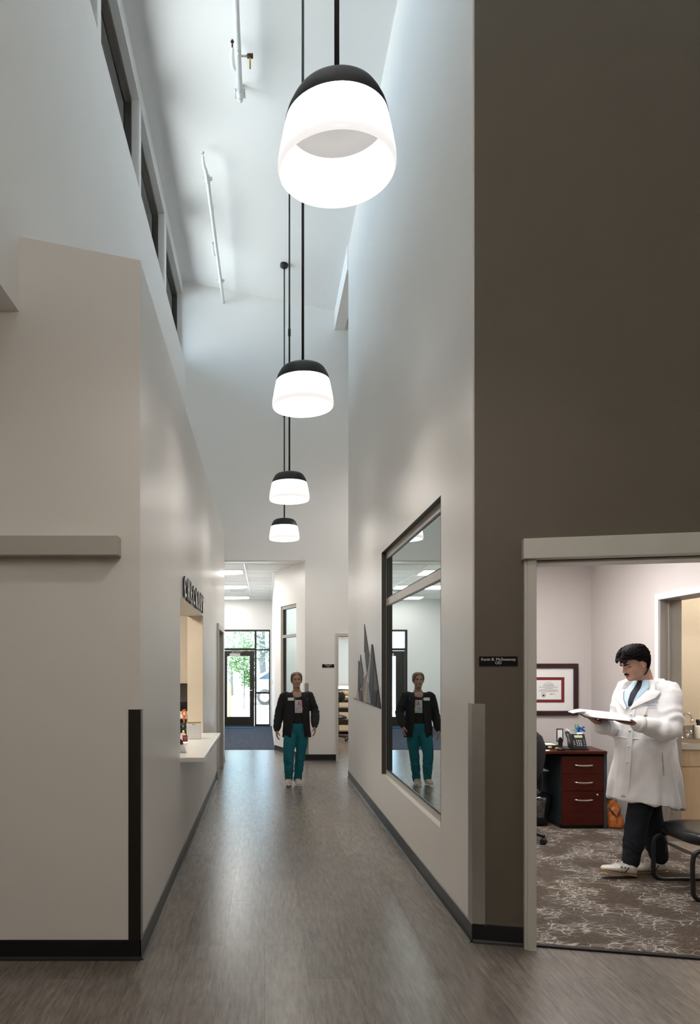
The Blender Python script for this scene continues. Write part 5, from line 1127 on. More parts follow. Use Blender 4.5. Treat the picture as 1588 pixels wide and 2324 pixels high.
# ------------------------------------------------------------------ doctor reading a book
def build_doctor():
    t = thing('person', 'person in a white coat with dark wavy hair and moustache, standing reading an open book', 'person', (2.93, 5.5, 0))
    f = Vector((-.906, -.423, 0)); l = Vector((.423, -.906, 0))
    fh = Vector((-math.cos(R(10)) * math.cos(R(24)), -math.sin(R(10)) * math.cos(R(24)), -math.sin(R(24))))
    fr = Frame((2.872, 5.47, 1.519), fh, (0, 0, 1), 1.07)
    neck0 = Vector((2.945, 5.50, 1.43))
    sL, eL, wL = Vector((3.02, 5.335, 1.415)), Vector((2.965, 5.22, 1.125)), Vector((2.715, 5.20, 1.185))
    sR, eR, wR = Vector((2.87, 5.67, 1.42)), Vector((2.80, 5.66, 1.12)), Vector((2.585, 5.46, 1.140))
    hipL, knL, anL = Vector((2.92, 5.42, .86)), Vector((2.835, 5.42, .47)), Vector((2.775, 5.42, .10))
    hipR, knR, anR = Vector((2.95, 5.57, .86)), Vector((3.00, 5.56, .46)), Vector((3.065, 5.55, .095))
    b = MB(); head_mesh(b, fr)
    b.tube([neck0 + Vector((0, 0, -.06)), neck0 + Vector((-.01, 0, .03)), fr((0, -.035, .02)), fr((0, -.03, .07))], [.075, .062, .060, .055], ref=f, seg=20)
    b.tube([(2.935, 5.5, .86), (2.935, 5.5, 1.05), (2.94, 5.5, 1.25), (2.945, 5.5, 1.40), (2.945, 5.5, 1.46)], [(.10, .14), (.10, .13), (.11, .15), (.09, .15), (.06, .07)], ref=f, seg=24)
    for s_, e_, w_ in ((sL, eL, wL), (sR, eR, wR)): b.tube([Vector((2.945, 5.5, 1.40)), s_, (s_ + e_) / 2, e_, (e_ + w_) / 2, w_], [.05, .052, .046, .040, .036, .027], seg=14)
    for h_, k_, a_ in ((hipL, knL, anL), (hipR, knR, anR)): b.tube([h_, (h_ + k_) / 2, k_, (k_ + a_) / 2, a_, a_ - Vector((0, 0, .04))], [.085, .07, .052, .048, .034, .034], seg=14)
    hand(b, wL + Vector((-.012, 0, .002)), (-1, .12, .10), (0, -.1, 1), -1, (.10, .15, .15), 1.0, .12, (.3, .85, .35))
    hand(b, wR + Vector((-.010, -.005, .01)), (-.80, -.15, .50), (.45, .05, .9), 1, (.12, .25, .30), 1.0, .12, (.35, .65, .75))
    me = remesh(b, .0042, 2); lips_material(me, fr)
    body = link('body', me, ['skin', 'lip'], t)
    eyes(t, fr, 'hair_dk', True)
    # moustache and stubble
    m = MB(); q = []
    for a in (-.024, -.012, 0, .012, .024):
        z_ = .0635 - abs(a) * .22
        best = min((abs(head_pt(z_, R(k_)).x - a), R(k_)) for k_ in range(-70, 71)); q.append(fr(head_pt(z_, best[1]) + Vector((0, .003, 0))))
    m.tube(q, [(.003, .004), (.006, .007), (.006, .0075), (.006, .007), (.003, .004)], ref=fr.y, seg=10); m.obj('moustache', 'hair_dk', t)
    # hair: scalp cap plus wavy locks
    r_ = random.Random(21); m = MB(); rr = []
    def hairline(th):
        a = abs((th + math.pi) % (2 * math.pi) - math.pi) / math.pi      # 0 front .. 1 back
        return lerp_tab([(0, .168), (.22, .160), (.34, .150), (.42, .118), (.47, .112), (.56, .112), (.62, .070), (.75, .030), (1, .022)], a)[0]
    for i in range(30):
        u = i / 29; ring = []
        for k in range(96):
            th = 2 * math.pi * k / 96; z0 = hairline(th); z = z0 + (.2235 - z0) * u; fr_ = max(0, math.cos(th))
            wv = .0035 * math.sin(th * 11 + z * 150) + .003 * math.sin(th * 23 - z * 210) + .003 * math.sin(th * 37 + z * 330)
            ring.append(fr(head_pt(z, th, (.002 + .013 * min(1, u * 5) + wv * min(1, u * 5)), False) + Vector((0, -.004 * fr_, .020 * min(1, u * 1.2) * (1 - .3 * fr_)))))
        rr.append(ring)
    m.rings(rr)
    for k in range(420):
        sd = 1 if r_.random() < .5 else -1; th0 = R(r_.uniform(2, 150)) * sd; a = abs(th0) / math.pi; z0 = hairline(th0)
        zz = r_.uniform(z0 - .004, min(.214, z0 + .085)) if r_.random() < .75 else r_.uniform(.19, .216)
        dth = R(r_.uniform(14, 40)) * sd; dz = r_.uniform(-.030, .012) if a > .25 else r_.uniform(-.012, .012); ph = r_.uniform(0, 6); pts = []
        for j in range(7):
            u = j / 6; th = th0 + dth * u + .05 * math.sin(u * 7 + ph); z = min(.2215, max(hairline(th) - .006, zz + dz * u * u + .004 * math.sin(u * 8 + ph)))
            pts.append(fr(head_pt(z, th, .013 + .006 * math.sin(u * math.pi) + .003 * math.sin(u * 9 + ph), False) + Vector((0, -.004 * max(0, math.cos(th)), .016))))
        q = r_.uniform(.0022, .0042); m.tube(pts, [q * .6, q, q * 1.1, q * 1.1, q, q * .8, q * .3], seg=6, sub=2)
    for k in range(60):        # nape
        th0 = R(180 + r_.uniform(-62, 62)); zz = r_.uniform(.05, .12); ph = r_.uniform(0, 6)
        pts = [fr(head_pt(max(.016, zz - .055 * j / 4), th0 + .05 * math.sin(j + ph), .012 + .005 * math.sin(j * .9), False)) for j in range(5)]
        m.tube(pts, [.0025, .0042, .0045, .004, .0012], seg=6, sub=2)
    for a0, dr, lift in ((-20, .040, .010), (-8, .028, .014), (4, .018, .016), (16, .014, .014), (26, .030, .010), (-30, .034, .008), (34, .020, .008)):        # loose curls over the forehead
        for c_ in range(3):
            ph = r_.uniform(0, 3); pts = []
            for j in range(8):
                u = j / 7; pts.append(fr(head_pt(.190 - (dr + .012) * u, R(a0 + c_ * 2.5) + .12 * math.sin(u * 5 + ph), .012 + lift * math.sin(u * 3.0) + .002 * c_, False)))
            m.tube(pts, [.003, .0038, .004, .004, .0036, .003, .0022, .001], seg=6, sub=2)
    m.obj('hair', 'hair_dk', t)
    # white coat
    CT = [(.56, 2.93, .270, .262), (.60, 2.93, .268, .262), (.80, 2.93, .238, .242), (.95, 2.93, .215, .222), (1.084, 2.93, .200, .208), (1.20, 2.935, .192, .208), (1.34, 2.945, .182, .210), (1.40, 2.95, .155, .200), (1.44, 2.955, .118, .165), (1.475, 2.955, .090, .105), (1.505, 2.95, .072, .078)]
    def coat_pt(z, ph, off=0.0):
        c, a, w_ = lerp_tab(CT, z); return Vector((c, 5.5, z)) + f * ((a + off) * math.cos(ph)) + l * ((w_ + off) * math.sin(ph))
    m = MB(); rr = []; N_ = 48
    for z in [.56 + (1.505 - .56) * i / 40 for i in range(41)]: rr.append([coat_pt(z, 2 * math.pi * k / N_) for k in range(N_)])
    for r0 in rr[:8]:
        for k, p in enumerate(r0):
            ph = 2 * math.pi * k / N_; wgt = max(0, 1 - (p.z - .56) / .25); p.z += wgt * (.045 * math.cos(ph) * 1.0 - .012)
    inner = [[p.lerp(Vector((2.93, 5.5, p.z)), .16) for p in rr[i]] for i in (0, 2, 5)]
    m.rings(inner[::-1] + rr, 0, True)
    sleeve = [.068, .080, .084, .082, .076, .066, .058]
    def sl(s_, e_, w_, top, cuff): m.tube([top, s_, (s_ * .55 + e_ * .45), (s_ * .15 + e_ * .85) + (e_ - (s_ + w_) / 2).normalized() * .012, e_ * .80 + w_ * .20 + Vector((0, 0, -.005)), e_ * .4 + w_ * .6, w_ * cuff + e_ * (1 - cuff)], sleeve, seg=20)
    sl(sL, eL, wL, Vector((2.97, 5.44, 1.415)), .98); sl(sR, eR, wR, Vector((2.92, 5.58, 1.42)), 1.0)
    elb = eL + Vector((.02, -.02, -.02))
    def fold(p):
        v = .013 * noise.noise(Vector((p.x * 8, p.y * 8, p.z * 4))) + .007 * noise.noise(Vector((p.x * 22, p.y * 22, p.z * 9)))
        if p.z < 1.02: v += .008 * math.sin(math.atan2(p.y - 5.5, p.x - 2.93) * 9 + 3 * noise.noise(p * 3)) * min(1, (1.02 - p.z) / .35)
        for e_ in (eL, eR):
            d_ = (p - e_).length
            if d_ < .24: v += .015 * math.sin(d_ * 75 + 4 * noise.noise(p * 7)) * (1 - d_ / .24)
        if 1.12 < p.z < 1.38: v *= .75
        return v
    me = remesh(m, .009, 2, fold); coat = link('coat', me, 'coat', t)
    # blue shirt showing in the V, then lapels, collar, pocket, seams on top
    half = lambda z: R(4) + R(36) * max(0, min(1, (z - 1.29) / .20))
    surf_patch(coat_pt, 1.285, 1.50, lambda z: -half(z), lambda z: half(z), .0135).obj('shirt', 'tie', t)
    tw = lambda z: R(3.2) + R(7) * max(0, min(1, (z - 1.29) / .20))
    surf_patch(coat_pt, 1.30, 1.495, lambda z: R(3) - tw(z), lambda z: R(3) + tw(z), .018).obj('tie', 'navy', t)
    for s_ in (-1, 1):
        a0 = (lambda s_: lambda z: s_ * half(z))(s_); wd = lambda z: R(30) * max(.05, min(1, (z - 1.27) / .10)) * (1 if z < 1.42 else .75)
        a1 = (lambda s_: lambda z: s_ * (half(z) + wd(z)))(s_)
        surf_patch(coat_pt, 1.27, 1.425, a0, a1, .021, th=.005).obj('lapel', 'coat', coat)
    m = MB(); pts = []
    for a in (-62, -100, -140, 180, 140, 100, 62): pts.append(coat_pt(1.478 - .014 * (abs(a) < 90), R(a), .012))
    m.tube(pts, [(.030, .007)] * 7, ref=(0, 0, 1), seg=12); 
    for s_ in (-1, 1): m.tube([coat_pt(1.478, R(62 * s_), .012), coat_pt(1.452, R(50 * s_), .018), coat_pt(1.425, R(52 * s_), .020)], [(.028, .007), (.028, .006), (.008, .004)], ref=(0, 0, 1), seg=12)
    m.obj('collar', 'coat', coat)
    surf_patch(coat_pt, .62, 1.285, lambda z: R(2), lambda z: R(14), .012, nz=30).obj('placket', 'coat', coat)
    surf_patch(coat_pt, 1.185, 1.30, lambda z: R(30), lambda z: R(60), .012).obj('chest_pocket', 'coat', coat)
    surf_patch(coat_pt, .80, .965, lambda z: R(66), lambda z: R(66.8), .008).obj('pocket_slit', 'trim_dark', coat)
    m = MB(); pc = [coat_pt(1.060, 2 * math.pi * k / 48, .008) for k in range(49)]
    m.tube(pc, [(.004, .003)] * 49, ref=(0, 0, 1), seg=8, sub=1); m.obj('waist_seam', 'coat', coat)
    for z in (1.24, 1.12, 1.0, .88): m = MB(); pn = coat_pt(z, R(8), .015); m.lathe([(.0, .003), (.008, .003), (.009, 0), (.0, -.002)], pn, 14, 0, f); m.obj('button', 'letter_white', coat)
    pn = coat_pt(1.33, R(42), .0165); u = (coat_pt(1.33, R(48)) - coat_pt(1.33, R(36))).normalized(); m = MB()
    text_to(m, 'UCB', .022, pn + Vector((0, 0, .006)) + u * .02, u, (0, 0, 1)); text_to(m, 'School of', .011, pn + Vector((0, 0, .0)) - u * .022, u, (0, 0, 1)); text_to(m, 'Optometry', .013, pn + Vector((0, 0, -.017)), u, (0, 0, 1)); text_to(m, 'Optometrist', .010, pn + Vector((0, 0, -.034)) + u * .008, u, (0, 0, 1))
    MAT['embroid'] = M('blue_embroidery', (.10, .10, .42), .7, var=.05); m.obj('embroidery', 'embroid', coat)
    m = MB(); pn = coat_pt(1.235, R(34), .022); m.lathe([(.0, .006), (.010, .005), (.013, 0), (.0, -.004)], pn, 16, 0, f); m.obj('badge_reel', 'brass', t)
    m = MB(); m.tube([coat_pt(1.30, R(37), .018), coat_pt(1.27, R(35), .022), pn], [.002, .002, .002], seg=6); m.tube([pn, pn + Vector((0, 0, -.05))], [.002, .0025], seg=6, sub=1); m.obj('badge_cord', 'steel', t)
    for w_, e_, mt in ((wR, eR, 'coat'), (wL, eL, 'coat')):
        d_ = (w_ - e_).normalized(); m = MB(); m.tube([w_ - d_ * .035, w_ + d_ * .004], [.0615, .060], seg=20, sub=2, round_caps=False); m.obj('cuff', mt, coat)
    # trousers
    m = MB(); m.tube([(2.935, 5.5, 1.0), (2.935, 5.5, .90), (2.935, 5.5, .82)], [(.13, .15), (.14, .165), (.10, .13)], ref=f, seg=24)
    m.tube([hipL, hipL.lerp(knL, .5), knL, knL.lerp(anL, .55), anL + Vector((0, 0, .02))], [.105, .095, .083, .075, .062], seg=20); m.tube([hipR, hipR.lerp(knR, .5), knR, knR.lerp(anR, .55), anR + Vector((0, 0, .035))], [.105, .098, .087, .082, .070], seg=20)
    me = remesh(m, .010, 2, lambda p: .007 * noise.noise(Vector((p.x * 9, p.y * 9, p.z * 13))) + .0022 * math.sin(p.z * 60 + 14 * noise.noise(p * 8)) * (1 if p.z < .3 else .4)); link('trousers', me, 'navy', t)
    # trainers
    for heel, d_, up, an in ((Vector((2.800, 5.40, .012)), Vector((-1, -.10, .20)), (0, 0, 1), anL), (Vector((3.125, 5.555, .002)), Vector((-1, -.06, .0)), (0, 0, 1), anR)):
        mu, ms = MB(), MB(); shoe(mu, ms, heel, d_, up); sh = mu.obj('shoe', 'shoe_w', t); ms.obj('sole', 'gum', sh)
        d_ = d_.normalized(); s = d_.cross(Vector(up)).normalized(); u_ = s.cross(d_); m = MB()
        for sg in (-1, 1):
            for k in range(3):
                c = heel + d_ * (.098 + k * .028) + s * sg * (.0375 + k * .002) + u_ * .044; m.obox(c, d_ * .0050, s * .0030, (u_ * .020 + d_ * -.012))
        m.obox(heel + d_ * .014 + u_ * .070, d_ * .012, s * .018, u_ * .010); m.obj('stripe', 'blackplastic', sh)
        m = MB()
        for k in range(5):
            x_ = .118 + k * .016; zt = .087 - k * .0055; m.tube([heel + d_ * x_ - s * .022 + u_ * (zt - .008), heel + d_ * (x_ + .004) + u_ * (zt + .003), heel + d_ * x_ + s * .022 + u_ * (zt - .008)], .0028, seg=6)
        m.tube([heel + d_ * .118 + u_ * .09, heel + d_ * .14 + s * .03 + u_ * .098, heel + d_ * .15 + s * .035 + u_ * .07], .0025, seg=6); m.tube([heel + d_ * .118 + u_ * .09, heel + d_ * .14 - s * .03 + u_ * .10, heel + d_ * .15 - s * .036 + u_ * .07], .0025, seg=6)
        m.obj('laces', 'paper', sh)
        m = MB(); m.tube([heel + d_ * .05 + u_ * .06, an + Vector((0, 0, .05))], [.040, .042], seg=16, sub=2); m.obj('sock', 'paper', t)
    return wL, wR
wL, wR = build_doctor()
# open book held level
t = thing('book', 'thick open book held by the person in the white coat', 'book', (2.56, 5.36, 1.21))
def bsec(prof, x0, x1, slope=-.105):
    m = MB(); k = len(prof); rr = []
    for i in range(9):
        x = x0 + (x1 - x0) * i / 8; rr.append([Vector((x, y, z + slope * (x - 2.42))) for y, z in prof])
    return m.rings(rr)
def arch(y0, ys, zc, th, n=14, lift=0.0):
    top = []
    for i in range(n + 1):
        u = i / n; y = y0 + (ys - y0) * u; top.append((y, zc + .010 + th * (math.sin(min(1, u * 1.12) * math.pi * .5) ** 1.2) * (1 if u < .9 else max(.25, (1 - u) / .1)) + lift * (1 - u)))
    return top + [(ys, zc + .004), (y0, zc + .004 + lift)]
near = arch(5.165, 5.362, 1.222, .040); far = arch(5.565, 5.366, 1.222, .036, lift=.035)
bsec([(5.155, 1.222), (5.36, 1.216), (5.575, 1.257), (5.575, 1.261), (5.362, 1.222), (5.155, 1.227)], 2.405, 2.685).obj('cover', 'leather_dk', t)
pn = bsec(near, 2.41, 2.68).obj('page_block', 'paper', t); bsec(far, 2.41, 2.68).obj('page_block', 'paper', t)
m = MB(); rr = []
for i in range(7):
    u = i / 6; rr.append([Vector((2.45 - .13 * u + dx, 5.50 - .04 * u, 1.268 + .016 * u - .03 * u * u + dz)) for dx, dz in ((0, .0), (0, .002))] + [Vector((2.45 - .13 * u, 5.37, 1.262 + .006 * u - .02 * u * u + dz)) for dz in (.002, .0)])
m.rings(rr); m.obj('loose_page', 'paper', t)
m = MB()
for k in range(7):
    y = 5.20 + k * .02; z = [q for q in near if abs(q[0] - y) < .012][0][1] if [q for q in near if abs(q[0] - y) < .012] else 1.25
    for x0_, x1_ in ((2.45, 2.53), (2.55, 2.64)): m.add([(x0_, y, z + .0015 - .105 * (x0_ - 2.42)), (x1_, y, z + .0015 - .105 * (x1_ - 2.42)), (x1_, y + .004, z + .0024 - .105 * (x1_ - 2.42)), (x0_, y + .004, z + .0024 - .105 * (x0_ - 2.42))], [(0, 1, 2, 3)])
m.obj('print', 'red', pn)

# ------------------------------------------------------------------ woman walking
def build_woman():
    ox, oy = .437, 9.70
    t = thing('person', 'person in a black jacket and teal scrub trousers, walking along the corridor', 'person', (ox, oy, 0))
    f = Vector((0, -1, 0))
    fr = Frame((ox - .002, oy - .01, 1.317), (0.02, -1, -.02), (0, 0, 1), .915)
    sR, eR, wR = Vector((.268, oy, 1.205)), Vector((.196, oy + .03, .965)), Vector((.166, oy - .03, .755))
    sL, eL, wL = Vector((.608, oy, 1.205)), Vector((.690, oy + .02, .985)), Vector((.672, oy - .15, .815))
    hR, kR, aR = Vector((.360, oy, .76)), Vector((.325, oy - .10, .43)), Vector((.332, oy - .08, .105))
    hL, kL, aL = Vector((.512, oy, .76)), Vector((.492, oy + .0, .42)), Vector((.452, oy + .03, .085))
    b = MB(); head_mesh(b, fr)
    b.tube([(ox, oy + .01, 1.20), (ox, oy + .012, 1.27), fr((0, -.03, .015)), fr((0, -.025, .07))], [.070, .048, .047, .045], ref=f, seg=18)
    b.tube([(ox, oy, .74), (ox, oy, .90), (ox, oy, 1.08), (ox, oy, 1.19), (ox, oy + .01, 1.245)], [(.08, .12), (.085, .12), (.10, .13), (.084, .14), (.052, .07)], ref=f, seg=24)
    for s_, e_, w_ in ((sL, eL, wL), (sR, eR, wR)): b.tube([Vector((ox, oy, 1.19)), s_, (s_ + e_) / 2, e_, (e_ + w_) / 2, w_], [.042, .042, .036, .032, .029, .021], seg=14)
    for h_, k_, a_ in ((hL, kL, aL), (hR, kR, aR)): b.tube([h_, (h_ + k_) / 2, k_, (k_ + a_) / 2, a_, a_ - Vector((0, 0, .03))], [.075, .062, .046, .043, .030, .030], seg=14)
    hand(b, wR + Vector((0, 0, -.012)), (.03, -.10, -1), (1, .15, 0), 1, (.22, .35, .35), .88, .10, (.6, .6, .35))
    hand(b, wL + Vector((0, -.004, -.012)), (.02, -.25, -1), (-1, .15, 0), -1, (.22, .35, .35), .88, .10, (.6, .6, .35))
    me = remesh(b, .0042, 2); lips_material(me, fr); link('body', me, ['skin_f', 'lip'], t)
    eyes(t, fr, 'hair_dk', False, 'hair_dk', .55)
    # hair pulled back
    m = MB(); rr = []
    def hl(th):
        a = abs((th + math.pi) % (2 * math.pi) - math.pi) / math.pi
        return lerp_tab([(0, .188), (.14, .180), (.24, .160), (.32, .128), (.38, .100), (.44, .078), (.55, .058), (.7, .036), (1, .024)], a)[0]
    for i in range(20):
        u = i / 19; ring = []
        for k in range(72):
            th = 2 * math.pi * k / 72; z0 = hl(th); z = z0 + (.2240 - z0) * u; part = .003 * g(math.sin(th) * (1 if math.cos(th) > 0 else 9), .08)
            ring.append(fr(head_pt(z, th, .001 + (.005 + .011 * abs(math.sin(th)) * (1 - u) ** .7) * min(1, u * 6) + .0010 * math.sin(th * 26), False) + Vector((0, 0, .006 * u - part))))
        rr.append(ring)
    m.rings(rr)
    m.ell(fr((0, -.125, .10)), .040, .034, .042, 22, 14); m.obj('hair', 'hair_br', t)
    # shirt
    ST = [(.815, .118, .158), (.90, .116, .154), (1.02, .118, .152), (1.12, .112, .150), (1.19, .088, .145), (1.235, .058, .098), (1.262, .046, .062)]
    def sp(z, ph, off=0.0):
        a, w_ = lerp_tab(ST, z); return Vector((ox, oy, z)) + f * ((a + off) * math.cos(ph)) + Vector((1, 0, 0)) * ((w_ + off) * math.sin(ph))
    m = MB(); rr = [[sp(.835 + (1.235 - .835) * i / 24, 2 * math.pi * k / 40) for k in range(40)] for i in range(25)]
    for ring in rr:
        for k, p in enumerate(ring):
            ph = 2 * math.pi * k / 40; fz = max(0, math.cos(ph)); 
            if p.z > 1.185: p.z -= (p.z - 1.185) * .95 * max(0, 1 - abs(math.sin(ph)) / .5) * (fz > 0)
    m.rings(rr); me = remesh(m, .009, 2, lambda p: .004 * noise.noise(p * 9)); sh = link('shirt', me, 'shirt', t)
    # shirt print: colourful bubble lettering
    def sf(z, x, o): 
        a, w_ = lerp_tab(ST, z); xx = max(-.98, min(.98, x / w_)); return Vector((ox + x, oy - (a * math.sqrt(1 - xx * xx) + o), z))
    m = MB()
    surf_patch(lambda z, x, o: sf(z, x, o), .978, 1.152, lambda z: -.030, lambda z: .078, .0135, th=.002).obj('shirt_print', 'print_pale', sh) if 'print_pale' in MAT else None
    cols = [('print_yellow', (.75, .50, .10)), ('print_red', (.55, .12, .14)), ('print_pink', (.62, .30, .45)), ('print_blue', (.20, .45, .70))]
    for k, (word, zz) in enumerate((('LAB', 1.105), ('ECU', 1.022))):
        for i, ch in enumerate(word):
            c = cols[(i + k * 2) % 4][0]; mm = MB(); x_ = -.006 + i * .030; p = sf(zz, x_, .0165)
            text_to(mm, ch, .082 if k == 0 else .088, p, (1, 0, 0), (0, 0, 1), .0012, bold=.0045)
            for q in range(len(mm.v)): v = mm.v[q]; mm.v[q] = (p.x + (v[0] - p.x) * .62, v[1], v[2])
            mm.obj('printed_letter', c, sh)
    # open jacket: a shell with a front opening
    JT = [(.640, .150, .196, -24, 33), (.70, .150, .194, -23, 31), (.80, .145, .184, -20, 28), (.92, .138, .176, -16, 25), (1.04, .136, .174, -14, 23), (1.12, .130, .172, -13, 22), (1.185, .106, .172, -13, 20), (1.215, .086, .160, -18, 23), (1.240, .068, .125, -26, 30), (1.258, .056, .085, -36, 38)]
    m = MB(); outer = []; inn = []
    for i in range(37):
        z = .640 + (1.252 - .640) * i / 36; a, w_, p0, p1 = lerp_tab(JT, z); o_, n_ = [], []
        for k in range(49):
            ph = R(p1 + (360 + p0 - p1) * k / 48); zz = z + (.012 * math.cos(ph * 1) if z < .7 else 0)
            o_.append(Vector((ox + w_ * math.sin(ph), oy - a * math.cos(ph), zz))); n_.append(Vector((ox + (w_ - .014) * math.sin(ph), oy - (a - .014) * math.cos(ph), zz)))
        outer.append(o_ + n_[::-1])
    m.rings(outer, 0, False)
    k = 98; 
    m.add(outer[0], [(i, i + 1, k - 2 - i, k - 1 - i) for i in range(48)]); m.add(outer[-1], [(k - 1 - i, k - 2 - i, i + 1, i) for i in range(48)])
    for s_, e_, w_ in ((sL, eL, wL), (sR, eR, wR)):
        d_ = (w_ - e_).normalized(); sd_ = 1 if s_.x > ox else -1
        m.tube([Vector((ox + sd_ * .10, oy, 1.20)), s_ + Vector((0, 0, .0)), s_.lerp(e_, .5), e_, e_.lerp(w_, .5), w_ - d_ * .03, w_ + d_ * .004], [.048, .058, .060, .060, .058, .050, .038], seg=20)
    me = remesh(m, .0085, 2, lambda p: .005 * noise.noise(Vector((p.x * 12, p.y * 12, p.z * 7))) + (.003 * math.sin(p.z * 60 + 9 * noise.noise(p * 8)) if abs(p.x - ox) > .19 else 0)); jk = link('jacket', me, 'blackcloth', t)
    for s_, e_, w_ in ((sL, eL, wL), (sR, eR, wR)):
        d_ = (w_ - e_).normalized(); m = MB(); m.tube([w_ - d_ * .05, w_ + d_ * .008], [.042, .036], seg=18, sub=2, round_caps=False); m.obj('cuff', 'blackcloth', jk)
    bx = wx(660, 9.56); bz = wz(1586.5, 9.56); m = MB(); m.obox((bx, oy - .146, bz), (.042, 0, 0), (0, .002, 0), (0, 0, .020)); bd = m.obj('name_badge', 'letter_white', t, bevel=.002)
    m = MB(); m.obox((bx + .055, oy - .146, bz + .002), (.004, 0, 0), (0, .003, 0), (0, 0, .010)); m.obj('badge_clip', 'steel', bd)
    m = MB(); px_ = wx(697.5, 9.6); m.cyl((px_, oy - .118, wz(1590, 9.6)), (px_ + .002, oy - .118, wz(1583, 9.6)), .005, 10); MAT['pen_blue'] = M('blue_pen', (.03, .06, .55), .35, var=.02); m.obj('pen_clip', 'pen_blue', t)
    m = MB(); m.tube([wL + Vector((-.032, -.012, -.002)), wL + Vector((0, -.040, -.004)), wL + Vector((.032, -.012, -.002)), wL + Vector((.0, .024, .0)), wL + Vector((-.032, -.012, -.002))], [.004] * 5, seg=8); m.obj('bracelet', 'red', t)
    # trousers
    m = MB(); m.tube([(ox, oy, .87), (ox, oy, .80), (ox, oy + .005, .72)], [(.108, .148), (.118, .160), (.110, .15)], ref=f, seg=24)
    m.tube([hR, hR.lerp(kR, .5), kR, kR.lerp(aR, .5), aR + Vector((0, 0, .0))], [.098, .088, .072, .066, .056], seg=20); m.tube([hL, hL.lerp(kL, .5), kL, kL.lerp(aL, .5), aL + Vector((0, 0, -.025))], [.098, .086, .070, .062, .054], seg=20)
    me = remesh(m, .009, 2, lambda p: .006 * noise.noise(Vector((p.x * 10, p.y * 10, p.z * 10))) + .003 * math.sin(p.z * 55 + 9 * noise.noise(p * 7)) * (1 if p.z < .35 else .25)); pt = link('trousers', me, 'teal', t)
    m = MB(); m.tube([(ox - .012, oy - .118, .82), (ox - .014, oy - .122, .79), (ox - .016, oy - .118, .75)], .0025, seg=6); m.obj('drawstring', 'teal', pt)
    for heel, d_, up in ((Vector((.330, oy - .02, .012)), Vector((-.06, -1, .06)), (0, 0, 1)), (Vector((.452, oy + .075, .0)), Vector((.03, -1, 0)), (0, 0, 1))):
        mu, ms = MB(), MB(); shoe(mu, ms, heel, d_, up, .245, .092); s_ = mu.obj('shoe', 'shoe_b', t); ms.obj('sole', 'letter_white', s_)
for nm_, c_ in (('print_pale', (.50, .62, .74)), ('print_yellow', (.75, .50, .10)), ('print_red', (.55, .12, .14)), ('print_pink', (.62, .30, .45)), ('print_blue', (.20, .45, .70))): MAT[nm_] = M(nm_, c_, .7, var=.03)
build_woman()
# ================================================================== light and camera
sc = bpy.context.scene
w = bpy.data.worlds.new('sky'); sc.world = w; w.use_nodes = True
nt = w.node_tree; bg = nt.nodes['Background']
bg.inputs['Color'].default_value = (.54, .77, 1.0, 1); bg.inputs['Strength'].default_value = SKY
def light(name, typ, loc, e, col=(1, 1, 1), rot=None, **k):
    l = bpy.data.lights.new(name, typ); l.energy = e; l.color = col
    for a, b in k.items(): setattr(l, a, b)
    o = bpy.data.objects.new(name, l); C.objects.link(o); o.location = loc
    if rot: o.rotation_euler = rot
    return o
sd = Vector((.62, .12, -.78)).normalized()      # travels from the left and slightly behind the viewer
s = light('sun', 'SUN', (-10, 0, 20), SUN, (1, .96, .90), angle=R(.53)); s.rotation_euler = sd.to_track_quat('-Z', 'Y').to_euler()
# bulbs inside the pendants (and the two of the same row hanging behind the viewer)
for px, Y, h, lb in LAMPS: light('pendant_bulb', 'SPOT', (wx(px, Y), Y, H + h + .035), BULB, (1, .93, .85), shadow_soft_size=.06, spot_size=R(179), spot_blend=1.0)
for Y in (.1, -2.4): light('pendant_bulb', 'POINT', (.29, Y, 3.66), BULB_NEAR, (1, .89, .77), shadow_soft_size=.18)
# area lamps of the rooms, unseen apart from the lobby panels
for q, e_ in (((2.45, 6.35, 2.76), .62), ((2.35, 4.85, 2.76), .38)): light('office_ceiling_panel', 'AREA', q, OFFICE * e_, (1, .97, .95), shape='RECTANGLE', size=.9, size_y=.9)
light('exam_ceiling_panel', 'AREA', (4.7, 6.3, 2.78), EXAM, (1, .93, .82), shape='RECTANGLE', size=.6, size_y=1.2)
light('checkout_ceiling_panel', 'AREA', (-1.9, 7.2, 2.73), CHECK, (1, .92, .80), shape='RECTANGLE', size=.6, size_y=1.2)
light('far_room_panel', 'AREA', (2.3, 15, 2.68), 40, (1, .95, .88), shape='RECTANGLE', size=.6, size_y=1.2)
for Y, e_ in ((13.46, 1.5), (15.95, 1.1), (18.4, .3)): light('lobby_panel', 'AREA', (-.96, Y, 3.355), LOBBY * e_, (1, .97, .93), shape='RECTANGLE', size=1.1, size_y=.5)
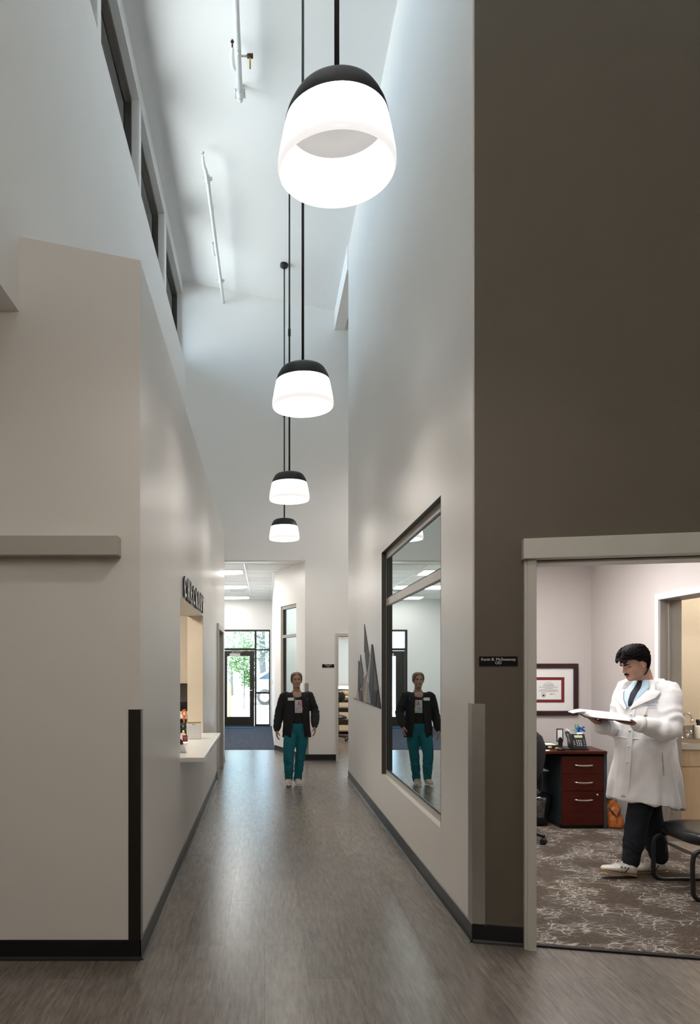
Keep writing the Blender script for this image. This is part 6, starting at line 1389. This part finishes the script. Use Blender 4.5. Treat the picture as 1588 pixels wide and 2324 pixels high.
light('soffit_panel', 'AREA', (-3.2, 1.5, 3.52), SOFFIT, (1, .91, .80), shape='RECTANGLE', size=1.2, size_y=1.2)
light('gap_light', 'AREA', (.66, 13.4, 3.48), 14, (1, .98, .94), shape='RECTANGLE', size=.4, size_y=1.2)  # added light that makes the narrow window look bright
light('passage_light', 'AREA', (3.0, 11.3, 5.0), 30, (1, .97, .93), shape='RECTANGLE', size=.6, size_y=.6)  # unseen area light set in mid-air, without a fixture
# sky portals at the glazing (they emit nothing themselves)
for a, b in WIN:
    o = light('clerestory_portal', 'AREA', (-1.60, (a + b) / 2, 7.33), 1, rot=(0, R(-90), 0), shape='RECTANGLE', size=1.15, size_y=b - a - .1); o.data.cycles.is_portal = True
o = light('entrance_portal', 'AREA', ((ex0 + ex1) / 2, YV + .16, 1.32), 1, rot=(R(-90), 0, 0), shape='RECTANGLE', size=1.4, size_y=2.6); o.data.cycles.is_portal = True
cam = bpy.data.cameras.new('camera'); co = bpy.data.objects.new('camera', cam); C.objects.link(co)
co.location = (0, 0, H); co.rotation_euler = (R(90), 0, 0)
cam.sensor_fit = 'HORIZONTAL'; cam.sensor_width = 36; cam.lens = F / 1588 * 36
cam.shift_x = (794 - CX) / 1588; cam.shift_y = (CY - 1162) / 1588; cam.clip_start = .05; cam.clip_end = 200
sc.camera = co
sc.view_settings.view_transform = 'Standard'; sc.view_settings.look = 'None'; sc.view_settings.gamma = 1; sc.view_settings.use_curve_mapping = False
sc.view_settings.exposure = EXPO
sc.cycles.use_denoising = True; sc.cycles.max_bounces = 8; sc.cycles.diffuse_bounces = 5; sc.cycles.glossy_bounces = 4; sc.cycles.use_adaptive_sampling = True; sc.cycles.adaptive_threshold = .03; sc.cycles.transmission_bounces = 6; sc.cycles.transparent_max_bounces = 12
sc.cycles.sample_clamp_indirect = 6; sc.cycles.caustics_reflective = False; sc.cycles.caustics_refractive = False
for k, v in (('shade_in', SHADE_IN), ('troffer', TROF)): MAT[k].node_tree.nodes['Principled BSDF'].inputs['Emission Strength'].default_value = v
